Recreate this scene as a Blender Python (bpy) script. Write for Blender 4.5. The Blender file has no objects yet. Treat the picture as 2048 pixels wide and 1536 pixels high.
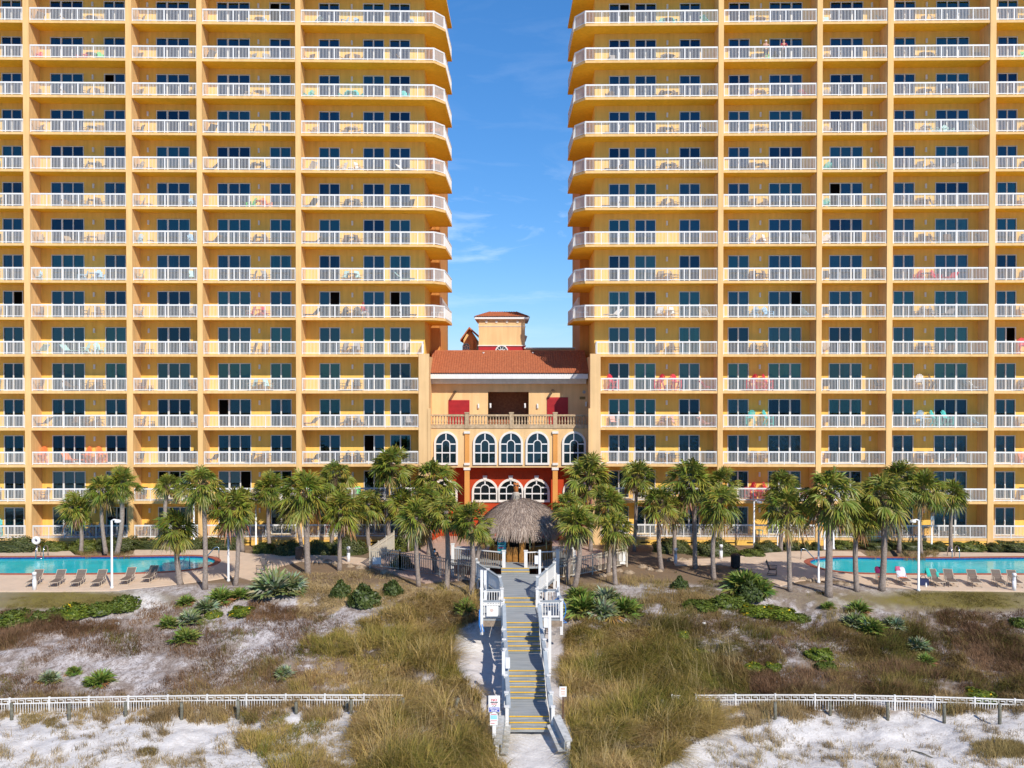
import bpy, math, random
import numpy as np
from mathutils import Vector, Matrix, Euler

R = math.radians
C = bpy.context.scene.collection
SC = bpy.context.scene

# ------------------------------------------------------------------ camera, sky, sun, exposure
HC, FPX, PITCH = 13.45, 1800.0, R(0.65)
cam = bpy.data.cameras.new('camera'); camo = bpy.data.objects.new('camera', cam); C.objects.link(camo)
cam.sensor_width = 36.0; cam.lens = FPX / 2048 * 36.0; cam.clip_end = 8000; cam.clip_start = 0.5
camo.location = (0, 0, HC); camo.rotation_euler = (R(90) - PITCH, 0, 0)
SC.camera = camo
SUN_EL, SUN_AZ = R(38), R(29)          # azimuth to the right of straight behind the camera
sun_to = Vector((math.sin(SUN_AZ) * math.cos(SUN_EL), -math.cos(SUN_AZ) * math.cos(SUN_EL), math.sin(SUN_EL)))
sl = bpy.data.lights.new('sun', 'SUN'); sl.energy = 4.1; sl.angle = R(0.5); sl.color = (1.0, 0.92, 0.80)
slo = bpy.data.objects.new('sun', sl); C.objects.link(slo)
slo.rotation_euler = (-sun_to).to_track_quat('-Z', 'Y').to_euler(); slo.location = (40, -60, 80)
W = bpy.data.worlds.new('World'); SC.world = W; W.use_nodes = True
nt = W.node_tree; nt.nodes.clear()
wo = nt.nodes.new('ShaderNodeOutputWorld'); bg = nt.nodes.new('ShaderNodeBackground'); bg.inputs[1].default_value = 0.142
sky = nt.nodes.new('ShaderNodeTexSky'); sky.sky_type = 'NISHITA'; sky.sun_disc = False
sky.sun_elevation = SUN_EL; sky.sun_rotation = math.pi - SUN_AZ
sky.altitude = 0; sky.air_density = 1.0; sky.dust_density = 0.0; sky.ozone_density = 4.0
hsv = nt.nodes.new('ShaderNodeHueSaturation'); hsv.inputs['Saturation'].default_value = 1.18
tintw = nt.nodes.new('ShaderNodeMixRGB'); tintw.blend_type = 'MULTIPLY'; tintw.inputs[0].default_value = 1; tintw.inputs[2].default_value = (0.80, 1.04, 1.40, 1)
gmw = nt.nodes.new('ShaderNodeGamma'); gmw.inputs[1].default_value = 0.7; nt.links.new(sky.outputs[0], gmw.inputs[0]); nt.links.new(gmw.outputs[0], tintw.inputs[1]); nt.links.new(tintw.outputs[0], hsv.inputs['Color'])
tcw = nt.nodes.new('ShaderNodeTexCoord'); mpw = nt.nodes.new('ShaderNodeMapping'); mpw.inputs['Scale'].default_value = (3.0, 3.0, 13.0)
nzw = nt.nodes.new('ShaderNodeTexNoise'); nzw.inputs['Scale'].default_value = 2.6; nzw.inputs['Detail'].default_value = 9
nzw.inputs['Roughness'].default_value = 0.62; nzw.inputs['Distortion'].default_value = 0.7
nt.links.new(tcw.outputs['Generated'], mpw.inputs[0]); nt.links.new(mpw.outputs[0], nzw.inputs['Vector'])
rpw = nt.nodes.new('ShaderNodeValToRGB'); rpw.color_ramp.elements[0].position = 0.50; rpw.color_ramp.elements[1].position = 0.82
rpw.color_ramp.elements[1].color = (0.5, 0.5, 0.5, 1)
nt.links.new(nzw.outputs[0], rpw.inputs[0])
spw = nt.nodes.new('ShaderNodeSeparateXYZ'); nt.links.new(tcw.outputs['Generated'], spw.inputs[0])
rzw = nt.nodes.new('ShaderNodeValToRGB'); e_ = rzw.color_ramp.elements; e_[0].position = 0.06; e_[0].color = (0.25, 0.25, 0.25, 1); e_[1].position = 0.15; e_[1].color = (1, 1, 1, 1)
e3_ = e_.new(0.24); e3_.color = (0.12, 0.12, 0.12, 1)
mmw = nt.nodes.new('ShaderNodeMath'); mmw.operation = 'MULTIPLY'; nt.links.new(spw.outputs[2], rzw.inputs[0]); nt.links.new(rzw.outputs[0], mmw.inputs[0]); nt.links.new(rpw.outputs[0], mmw.inputs[1])
mxw = nt.nodes.new('ShaderNodeMixRGB'); mxw.inputs[2].default_value = (7.0, 7.6, 8.4, 1)
nt.links.new(mmw.outputs[0], mxw.inputs[0]); nt.links.new(hsv.outputs[0], mxw.inputs[1])
nt.links.new(mxw.outputs[0], bg.inputs[0]); nt.links.new(bg.outputs[0], wo.inputs[0])
SC.view_settings.view_transform = 'Standard'; SC.view_settings.look = 'None'; SC.view_settings.exposure = 0.30
SC.view_settings.gamma = 1.0
SC.render.engine = 'CYCLES'
SC.cycles.max_bounces = 8; SC.cycles.diffuse_bounces = 6; SC.cycles.transparent_max_bounces = 12
SC.cycles.caustics_reflective = False; SC.cycles.caustics_refractive = False
SC.cycles.use_denoising = True

rnd = random.Random(7)

# ------------------------------------------------------------------ projection helpers (photo pixel -> world point)
def ray(u, v):
    a, b = (u - 1024) / FPX, (v - 768) / FPX
    return a, math.cos(PITCH) - b * math.sin(PITCH), -math.sin(PITCH) - b * math.cos(PITCH)
def P(u, v, Y):
    x, y, z = ray(u, v); k = Y / y
    return Vector((x * k, Y, HC + z * k))
def PZ(u, v, z0):
    x, y, z = ray(u, v); k = (z0 - HC) / z
    return Vector((x * k, y * k, z0))
def proj(x, y, z):
    dy, dz = y, z - HC
    d = dy * np.cos(PITCH) - dz * np.sin(PITCH); h = dy * np.sin(PITCH) + dz * np.cos(PITCH)
    d = np.where(np.abs(d) < 0.01, 0.01, d)
    return 1024 + FPX * x / d, 768 - FPX * h / d

def _h(ix, iy, s):
    n = np.sin(ix * 127.1 + iy * 311.7 + s * 74.7) * 43758.5453
    return n - np.floor(n)
def vnoise(x, y, s=0):
    ix, iy = np.floor(x), np.floor(y); fx, fy = x - ix, y - iy
    fx = fx * fx * (3 - 2 * fx); fy = fy * fy * (3 - 2 * fy)
    a, b, c, d = _h(ix, iy, s), _h(ix + 1, iy, s), _h(ix, iy + 1, s), _h(ix + 1, iy + 1, s)
    return (a * (1 - fx) + b * fx) * (1 - fy) + (c * (1 - fx) + d * fx) * fy
def fbm(x, y, s=0, o=4):
    t, a, k = 0, 0.5, 0
    for i in range(o):
        t = t + a * vnoise(x * 2 ** i, y * 2 ** i, s + i); k += a; a *= 0.5
    return t / k
def smooth(a, b, x):
    t = np.clip((x - a) / (b - a), 0, 1); return t * t * (3 - 2 * t)

DECK = -0.55
YS = [-4000, -30, 10, 30, 38, 41.7, 44.6, 47, 50, 53, 55.5, 57.5, 58.3, 61, 75, 4000]
ZS = [-5.6, -5.4, -4.2, -3.7, -3.38, -3.2, -3.08, -2.75, -2.2, -1.6, -1.15, -0.74, -0.585, -0.60, -0.64, -0.64]
def zt(x, y):
    x = np.asarray(x, float); y = np.asarray(y, float)
    z = np.interp(y, YS, ZS)
    m = smooth(37, 41, y) * (1 - smooth(55.5, 58.5, y))
    xc = 0.82 - 0.033 * (y - 42)
    path = 1 - smooth(1.6, 3.2, np.abs(x - xc))
    b = (fbm(x * 0.23, y * 0.3, 3) - 0.5) * 1.3 + (fbm(x * 0.9, y * 1.0, 9) - 0.5) * 0.35
    near = smooth(30, 36, y) * (1 - smooth(55.5, 58.5, y))
    z = z + b * m * (1 - path) * 0.8 + (fbm(x * 2.6, y * 2.6, 21) - 0.5) * 0.11 * near
    z = z - 0.15 * path * m + (fbm(x * 3.4 + y, y * 3.4, 33, 2) - 0.5) * 0.05 * near
    return z
def G(u, v):
    x, y, z = ray(u, v); Y = 55.0
    for _ in range(14):
        zz = float(zt(x / y * Y, Y)); k = (zz - HC) / z; Y = 0.5 * Y + 0.5 * k * y
    return Vector((x / y * Y, Y, float(zt(x / y * Y, Y))))
def GN(u, v):
    a, b = (u - 1024) / FPX, (v - 768) / FPX
    x, y, z = a, math.cos(PITCH) - b * math.sin(PITCH), -math.sin(PITCH) - b * math.cos(PITCH)
    Y = np.full(u.shape, 50.0)
    for _ in range(16):
        zz = zt(x / y * Y, Y); Y = 0.5 * Y + 0.5 * (zz - HC) / z * y
    X = x / y * Y
    return np.stack([X, Y, zt(X, Y)], 1)

# ------------------------------------------------------------------ materials
MATS = {}
def mat(name, c, rough=0.65, var=0.12, scale=3.0, bump=0.0, bscale=30.0, spec=0.4, metal=0.0, c2=None, attr=None, detail=4, stain=0.0, nscale=None):
    if name in MATS: return MATS[name]
    m = bpy.data.materials.new(name); m.use_nodes = True; n = m.node_tree; b = n.nodes['Principled BSDF']
    b.inputs['Roughness'].default_value = rough; b.inputs['Specular IOR Level'].default_value = spec; b.inputs['Metallic'].default_value = metal
    geo = n.nodes.new('ShaderNodeNewGeometry')
    nz = n.nodes.new('ShaderNodeTexNoise'); nz.inputs['Scale'].default_value = scale; nz.inputs['Detail'].default_value = detail
    if nscale:
        mps = n.nodes.new('ShaderNodeMapping'); mps.inputs['Scale'].default_value = nscale; n.links.new(geo.outputs['Position'], mps.inputs[0]); n.links.new(mps.outputs[0], nz.inputs['Vector'])
    else: n.links.new(geo.outputs['Position'], nz.inputs['Vector'])
    mx = n.nodes.new('ShaderNodeMixRGB')
    if c2 is None:
        mx.inputs[1].default_value = tuple(x * (1 - var) for x in c) + (1,); mx.inputs[2].default_value = tuple(min(1, x * (1 + var)) for x in c) + (1,)
    else:
        mx.inputs[1].default_value = tuple(c) + (1,); mx.inputs[2].default_value = tuple(c2) + (1,)
    rp = n.nodes.new('ShaderNodeValToRGB'); rp.color_ramp.elements[0].position = 0.3; rp.color_ramp.elements[1].position = 0.7
    n.links.new(nz.outputs[0], rp.inputs[0]); n.links.new(rp.outputs[0], mx.inputs[0])
    out = mx.outputs[0]
    if attr:
        at = n.nodes.new('ShaderNodeAttribute'); at.attribute_name = attr
        mu = n.nodes.new('ShaderNodeMixRGB'); mu.blend_type = 'MULTIPLY'; mu.inputs[0].default_value = 1
        n.links.new(at.outputs['Color'], mu.inputs[1]); n.links.new(out, mu.inputs[2]); out = mu.outputs[0]
    if stain > 0:                                     # rain streaks and weathering with a shape of their own
        mp = n.nodes.new('ShaderNodeMapping'); mp.inputs['Scale'].default_value = (2.2, 2.2, 0.16)
        n.links.new(geo.outputs['Position'], mp.inputs[0])
        ns = n.nodes.new('ShaderNodeTexNoise'); ns.inputs['Scale'].default_value = 1.7; ns.inputs['Detail'].default_value = 6
        n.links.new(mp.outputs[0], ns.inputs['Vector'])
        rs = n.nodes.new('ShaderNodeValToRGB'); rs.color_ramp.elements[0].position = 0.35; rs.color_ramp.elements[1].position = 0.75
        rs.color_ramp.elements[0].color = (1, 1, 1, 1); rs.color_ramp.elements[1].color = (1 - stain, 1 - stain * 1.1, 1 - stain * 1.3, 1)
        mu2 = n.nodes.new('ShaderNodeMixRGB'); mu2.blend_type = 'MULTIPLY'; mu2.inputs[0].default_value = 1
        n.links.new(ns.outputs[0], rs.inputs[0]); n.links.new(rs.outputs[0], mu2.inputs[2]); n.links.new(out, mu2.inputs[1]); out = mu2.outputs[0]
    n.links.new(out, b.inputs['Base Color'])
    if bump > 0:
        nb = n.nodes.new('ShaderNodeTexNoise'); nb.inputs['Scale'].default_value = bscale; nb.inputs['Detail'].default_value = 5
        n.links.new(geo.outputs['Position'], nb.inputs['Vector'])
        bp = n.nodes.new('ShaderNodeBump'); bp.inputs['Strength'].default_value = bump; bp.inputs['Distance'].default_value = 0.05
        n.links.new(nb.outputs[0], bp.inputs['Height']); n.links.new(bp.outputs[0], b.inputs['Normal'])
    MATS[name] = m; return m

def glassmat(name, ripple=0.0, tint=(0.15, 0.31, 0.38), refl=(0.42, 0.80, 1.0), ior=1.85):
    m = bpy.data.materials.new(name); m.use_nodes = True; n = m.node_tree; n.nodes.clear()
    o = n.nodes.new('ShaderNodeOutputMaterial'); mx = n.nodes.new('ShaderNodeMixShader')
    tr = n.nodes.new('ShaderNodeBsdfTransparent'); tr.inputs[0].default_value = tint + (1,)
    gl = n.nodes.new('ShaderNodeBsdfGlossy'); gl.inputs['Roughness'].default_value = 0.015; gl.inputs['Color'].default_value = refl + (1,)
    fr = n.nodes.new('ShaderNodeFresnel'); fr.inputs[0].default_value = ior
    geo = n.nodes.new('ShaderNodeNewGeometry'); nz = n.nodes.new('ShaderNodeTexNoise')
    nz.inputs['Scale'].default_value = 0.9 if not ripple else 2.2; nz.inputs['Detail'].default_value = 2 if not ripple else 3; nz.inputs['Distortion'].default_value = 0.3 if not ripple else 2.5
    bp = n.nodes.new('ShaderNodeBump'); bp.inputs['Strength'].default_value = 0.10 + ripple; bp.inputs['Distance'].default_value = 0.05
    n.links.new(geo.outputs['Position'], nz.inputs['Vector']); n.links.new(nz.outputs[0], bp.inputs['Height'])
    n.links.new(bp.outputs[0], gl.inputs['Normal']); n.links.new(bp.outputs[0], fr.inputs['Normal'])
    n.links.new(fr.outputs[0], mx.inputs[0]); n.links.new(tr.outputs[0], mx.inputs[1]); n.links.new(gl.outputs[0], mx.inputs[2])
    n.links.new(mx.outputs[0], o.inputs[0]); MATS[name] = m; return m

STUCCO = mat('stucco', (0.83, 0.53, 0.23), 0.85, 0.05, 0.7, 0.12, 60, 0.2, stain=0.17)
STUCCO_SHADE = mat('stucco shade gold', (0.90, 0.56, 0.13), 0.85, 0.05, 0.7, 0.12, 60, 0.2, stain=0.14)  # same stucco deepened to gold: warm recess shade put into the colour
SOFFIT = mat('soffit bounce gold', (0.90, 0.52, 0.035), 0.85, 0.05, 0.7, 0.1, 60, 0.2, stain=0.14)  # ceiling colour carries the warm bounced light as saturated gold
STUCCO2 = mat('stucco pale', (0.78, 0.52, 0.26), 0.85, 0.05, 0.8, 0.12, 60, 0.2, stain=0.14)
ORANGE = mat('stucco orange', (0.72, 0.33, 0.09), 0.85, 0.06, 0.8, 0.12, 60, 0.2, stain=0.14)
REDW = mat('stucco red', (0.50, 0.06, 0.018), 0.85, 0.06, 0.8, 0.12, 60, 0.2, stain=0.1)
TILEFLOOR = mat('balcony tile', (0.84, 0.66, 0.40), 0.8, 0.1, 2)
WHITE = mat('white paint', (0.76, 0.755, 0.74), 0.45, 0.03, 4, stain=0.05)
TRIM = mat('white trim', (0.78, 0.74, 0.68), 0.7, 0.05, 2, 0.1, 40, stain=0.12)
FRAMEM = mat('door frame', (0.66, 0.66, 0.64), 0.4, 0.04, 4)
GLASS = glassmat('glass'); GLASS2 = glassmat('glass teal', 0.0, (0.16, 0.36, 0.38), (0.40, 0.85, 0.92), 1.95); GLASS3 = glassmat('glass dark', 0.0, (0.10, 0.20, 0.26), (0.34, 0.66, 0.95), 1.7); GLASSR = glassmat('glass rippled', 0.9)
DARKGLASS = mat('dark glass', (0.008, 0.02, 0.026), 0.03, 0.3, 2.0, 0.02, 3, 0.9)
CURTAIN = mat('curtain', (0.55, 0.55, 0.50), 0.9, 0.08, 5)
CURTAIN2 = mat('curtain grey green', (0.40, 0.48, 0.46), 0.9, 0.08, 5)
ROOM = mat('room', (0.018, 0.014, 0.012), 0.9, 0.3, 1, spec=0.0)  # near-black colour stands in for the unlit rooms
SHUTTER = mat('red shutter', (0.42, 0.02, 0.025), 0.55, 0.1, 2)
STONE = mat('weathered stone', (0.52, 0.39, 0.25), 0.9, 0.2, 5, 0.3, 50, 0.2, stain=0.25)
TILE = mat('roof tile', (0.47, 0.165, 0.075), 0.8, 0.0, 5.0, 0.2, 40, 0.25, c2=(0.33, 0.105, 0.05))
TRUNK = mat('palm trunk', (0.36, 0.30, 0.26), 0.95, 0.0, 9, 0.9, 16, 0.1, c2=(0.23, 0.185, 0.155))
BOOT = mat('palm boots', (0.24, 0.17, 0.10), 0.95, 0.0, 12, 0.5, 30, 0.1, c2=(0.13, 0.09, 0.055))
LEAF = mat('leaf', (1.0, 1.0, 1.0), 0.5, 0.18, 2.5, attr='Col', spec=0.35)
GRASSM = mat('grass blade', (1.0, 1.0, 1.0), 0.75, 0.2, 1.5, attr='Col', spec=0.2)
DECKM = mat('pool deck', (0.66, 0.51, 0.38), 0.85, 0.07, 1.2, 0.1, 50, 0.2, stain=0.06)
BRICK = mat('coping brick', (0.36, 0.10, 0.06), 0.8, 0.2, 6, 0.2, 30)
PAVER = mat('paver', (0.42, 0.30, 0.24), 0.85, 0.15, 5, 0.2, 30)
GREYB = mat('grey deck boards', (0.24, 0.265, 0.28), 0.75, 0.0, 1.6, 0.2, 40, 0.25, detail=10, c2=(0.40, 0.42, 0.43), nscale=(0.5, 6, 3))
GREYR = mat('grey rail', (0.34, 0.38, 0.41), 0.7, 0.12, 3.0, 0.1, 40)
YELLOW = mat('yellow stripe', (0.80, 0.48, 0.02), 0.6, 0.15, 12)
WOODW = mat('old wood', (0.30, 0.23, 0.17), 0.9, 0.25, 6, 0.4, 25)
WOODG = mat('grey wood', (0.16, 0.155, 0.12), 0.95, 0.3, 7, 0.4, 25)
WOODO = mat('varnished wood', (0.42, 0.20, 0.04), 0.45, 0.0, 5, 0.2, 20, c2=(0.24, 0.10, 0.02))
THATCH = mat('thatch', (0.36, 0.275, 0.22), 0.95, 0.0, 6, 0.8, 20, 0.1, c2=(0.22, 0.165, 0.13))
POLEM = mat('white pole', (0.78, 0.79, 0.80), 0.4, 0.05, 3)
METALB = mat('beige metal', (0.58, 0.52, 0.42), 0.5, 0.06, 3)
METALG = mat('grey metal', (0.35, 0.36, 0.37), 0.4, 0.1, 3, metal=0.6)
STEEL = mat('steel', (0.6, 0.6, 0.6), 0.2, 0.05, 3, metal=1.0)
BLACK = mat('black plastic', (0.02, 0.02, 0.022), 0.5, 0.2, 4)
BROWNBIN = mat('brown bin', (0.14, 0.10, 0.075), 0.8, 0.2, 9, 0.3, 20)
WATER = mat('pool water', (0.03, 0.56, 0.60), 0.05, 0.12, 0.35, 0.25, 2.6, 0.5)
BLUETILE = mat('blue tile', (0.02, 0.06, 0.20), 0.3, 0.4, 8)
SEA = mat('sea water', (0.02, 0.11, 0.15), 0.12, 0.3, 0.05, 0.5, 0.5, 0.5)
SLINGM = mat('lounger sling', (0.16, 0.12, 0.095), 0.8, 0.12, 12)
BEIGEF = mat('beige frame', (0.55, 0.46, 0.36), 0.5, 0.06, 4)
ROCKM = mat('rock', (0.34, 0.26, 0.18), 0.95, 0.3, 4, 0.6, 8)
BLUEH = mat('blue hose', (0.03, 0.22, 0.65), 0.5, 0.1, 4)
SIGNW = mat('sign white', (0.82, 0.82, 0.80), 0.5, 0.03, 4)
SIGNR = mat('sign red', (0.55, 0.02, 0.05), 0.5, 0.05, 4)
SIGNB = mat('sign blue', (0.03, 0.06, 0.42), 0.5, 0.05, 4)
SIGNK = mat('sign black', (0.02, 0.02, 0.03), 0.5, 0.05, 4)
SIGNC = mat('sign light blue', (0.30, 0.66, 0.80), 0.5, 0.2, 30)
SIGNO = mat('sign faded orange', (0.66, 0.36, 0.25), 0.6, 0.1, 30)

# ------------------------------------------------------------------ mesh helpers
class MB:
    def __init__(s): s.v = []; s.f = []; s.m = []
    def add(s, vs, fs, mi=0):
        o = len(s.v); s.v += [tuple(p) for p in vs]; s.f += [tuple(i + o for i in f) for f in fs]; s.m += [mi] * len(fs); return s
    def box(s, x0, x1, y0, y1, z0, z1, mi=0):
        return s.add([(x0, y0, z0), (x1, y0, z0), (x1, y1, z0), (x0, y1, z0), (x0, y0, z1), (x1, y0, z1), (x1, y1, z1), (x0, y1, z1)],
                     [(0, 3, 2, 1), (4, 5, 6, 7), (0, 1, 5, 4), (1, 2, 6, 5), (2, 3, 7, 6), (3, 0, 4, 7)], mi)
    def bar(s, p0, p1, w, h, mi=0, up=(0, 0, 1)):
        p0, p1 = Vector(p0), Vector(p1); d = (p1 - p0).normalized(); up = Vector(up)
        if abs(d.dot(up)) > 0.98: up = Vector((0, 1, 0))
        sd = d.cross(up).normalized() * (w / 2); n = sd.cross(d).normalized() * (h / 2)
        vs = [p0 - sd - n, p0 + sd - n, p0 + sd + n, p0 - sd + n, p1 - sd - n, p1 + sd - n, p1 + sd + n, p1 - sd + n]
        return s.add(vs, [(0, 1, 2, 3), (7, 6, 5, 4), (0, 4, 5, 1), (1, 5, 6, 2), (2, 6, 7, 3), (3, 7, 4, 0)], mi)
    def tube(s, pts, rs, n=8, mi=0, cap=True):
        pts = [Vector(p) for p in pts]
        if not hasattr(rs, '__len__'): rs = [rs] * len(pts)
        vs, fs = [], []
        ref = Vector((0, 0, 1)) if abs((pts[-1] - pts[0]).normalized().z) < 0.9 else Vector((0, 1, 0))
        for i, p in enumerate(pts):
            d = (pts[min(i + 1, len(pts) - 1)] - pts[max(i - 1, 0)]).normalized()
            a = d.cross(ref)
            a = a.normalized() if a.length > 1e-4 else Vector((1, 0, 0)); b = d.cross(a).normalized()
            for k in range(n):
                t = 2 * math.pi * k / n; vs.append(p + (a * math.cos(t) + b * math.sin(t)) * rs[i])
        for i in range(len(pts) - 1):
            for k in range(n):
                k2 = (k + 1) % n; fs.append((i * n + k, i * n + k2, (i + 1) * n + k2, (i + 1) * n + k))
        if cap:
            fs.append(tuple(range(n - 1, -1, -1))); o = (len(pts) - 1) * n; fs.append(tuple(o + k for k in range(n)))
        return s.add(vs, fs, mi)
    def lathe(s, prof, n=12, c=(0, 0, 0), mi=0):
        vs, fs = [], []
        for r, z in prof:
            for k in range(n):
                t = 2 * math.pi * k / n; vs.append((c[0] + r * math.cos(t), c[1] + r * math.sin(t), c[2] + z))
        for i in range(len(prof) - 1):
            for k in range(n):
                k2 = (k + 1) % n; fs.append((i * n + k, i * n + k2, (i + 1) * n + k2, (i + 1) * n + k))
        fs.append(tuple(range(n - 1, -1, -1))); o = (len(prof) - 1) * n; fs.append(tuple(o + k for k in range(n)))
        return s.add(vs, fs, mi)
    def prism(s, poly, z0, z1, mi=0, side=None):
        n = len(poly); vs = [(x, y, z0) for x, y in poly] + [(x, y, z1) for x, y in poly]
        a = sum(poly[i][0] * poly[(i + 1) % n][1] - poly[(i + 1) % n][0] * poly[i][1] for i in range(n))
        if a < 0:
            poly = poly[::-1]; vs = [(x, y, z0) for x, y in poly] + [(x, y, z1) for x, y in poly]
        s.add(vs, [tuple(range(n - 1, -1, -1)), tuple(range(n, 2 * n))], mi)
        return s.add(vs, [(i, (i + 1) % n, n + (i + 1) % n, n + i) for i in range(n)], mi if side is None else side)
    def xprism(s, poly, y0, y1, mi=0):                # polygon in x-z, extruded in y
        n = len(poly); vs = [(x, y0, z) for x, z in poly] + [(x, y1, z) for x, z in poly]
        return s.add(vs, [tuple(range(n)), tuple(range(2 * n - 1, n - 1, -1))] + [(i, n + i, n + (i + 1) % n, (i + 1) % n) for i in range(n)], mi)
    def mesh(s, name, mats, smooth=False):
        me = bpy.data.meshes.new(name); me.from_pydata(s.v, [], s.f)
        if not isinstance(mats, (list, tuple)): mats = [mats]
        for m in mats: me.materials.append(m)
        me.polygons.foreach_set('material_index', s.m)
        if smooth: me.polygons.foreach_set('use_smooth', [True] * len(s.f))
        me.update(); return me
    def build(s, name, mats, parent=None, smooth=False, loc=None): return ob(name, s.mesh(name, mats, smooth), parent, loc)

def ob(name, me, parent=None, loc=None, rz=0.0, scale=None):
    o = bpy.data.objects.new(name, me); C.objects.link(o)
    if parent is not None: o.parent = parent
    if loc is not None: o.location = loc
    if rz: o.rotation_euler = (0, 0, rz)
    if scale is not None: o.scale = scale if hasattr(scale, '__len__') else (scale,) * 3
    return o
def tag(o, label, cat, group=None):
    o['label'] = label; o['category'] = cat
    if group: o['group'] = group
    return o
def thing(name, label, cat, loc=(0, 0, 0), rz=0.0, group=None, scale=None):
    return tag(ob(name, None, None, loc, rz, scale), label, cat, group)
def struct(o): o['kind'] = 'structure'; return o
def stuff(o): o['kind'] = 'stuff'; return o
def npmesh(name, v, q, col, mats):
    """v (N,3), q (M,4) or (M,3) int, col (N,3)"""
    me = bpy.data.meshes.new(name); k = q.shape[1]
    me.vertices.add(len(v)); me.vertices.foreach_set('co', np.ascontiguousarray(v, dtype=np.float32).ravel())
    me.loops.add(q.size); me.loops.foreach_set('vertex_index', np.ascontiguousarray(q, dtype=np.int32).ravel())
    me.polygons.add(len(q)); me.polygons.foreach_set('loop_start', np.arange(0, q.size, k, dtype=np.int32))
    me.polygons.foreach_set('loop_total', np.full(len(q), k, dtype=np.int32))
    if col is not None:
        ca = me.attributes.new('Col', 'FLOAT_COLOR', 'POINT'); ca.data.foreach_set('color', np.ascontiguousarray(np.concatenate([col, np.ones((len(col), 1))], 1), dtype=np.float32).ravel())
    me.materials.append(mats); me.update(calc_edges=True); me.validate(); return me
ORD = ['ground', 'first', 'second', 'third', 'fourth', 'fifth', 'sixth', 'seventh', 'eighth', 'ninth', 'tenth', 'eleventh', 'twelfth', 'thirteenth', 'fourteenth', 'fifteenth', 'sixteenth', 'seventeenth', 'eighteenth', 'nineteenth', 'twentieth']

# ------------------------------------------------------------------ ground: one sheet from the sea to beyond the buildings
def inpoly(u, v, poly):
    r = np.zeros(u.shape, bool); n = len(poly)
    for i in range(n):
        x0, y0 = poly[i]; x1, y1 = poly[(i + 1) % n]
        c = ((y0 > v) != (y1 > v)) & (u < (x1 - x0) * (v - y0) / ((y1 - y0) if y1 != y0 else 1e-9) + x0); r ^= c
    return r
def blob(u, v, cu, cv, ru, rv):
    return np.clip(1.25 - np.sqrt(((u - cu) / ru) ** 2 + ((v - cv) / rv) ** 2), 0, 1)

TALL_L = [(690, 1320), (735, 1245), (800, 1205), (850, 1180), (955, 1185), (962, 1235), (925, 1252), (900, 1275), (905, 1330), (930, 1362), (962, 1405), (975, 1470), (985, 1505), (1012, 1536), (1012, 1560), (720, 1560), (700, 1470), (705, 1400)]
TALL_R = [(1128, 1268), (1180, 1240), (1290, 1250), (1350, 1290), (1385, 1330), (1375, 1380), (1370, 1425), (1440, 1432), (1430, 1465), (1380, 1490), (1320, 1536), (1320, 1560), (1150, 1560), (1145, 1490), (1135, 1420), (1122, 1350)]
STRAW = [(600, 1150), (660, 1125), (740, 1135), (860, 1150), (955, 1165), (955, 1200), (840, 1205), (780, 1200), (700, 1205), (640, 1245), (590, 1230)]

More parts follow.
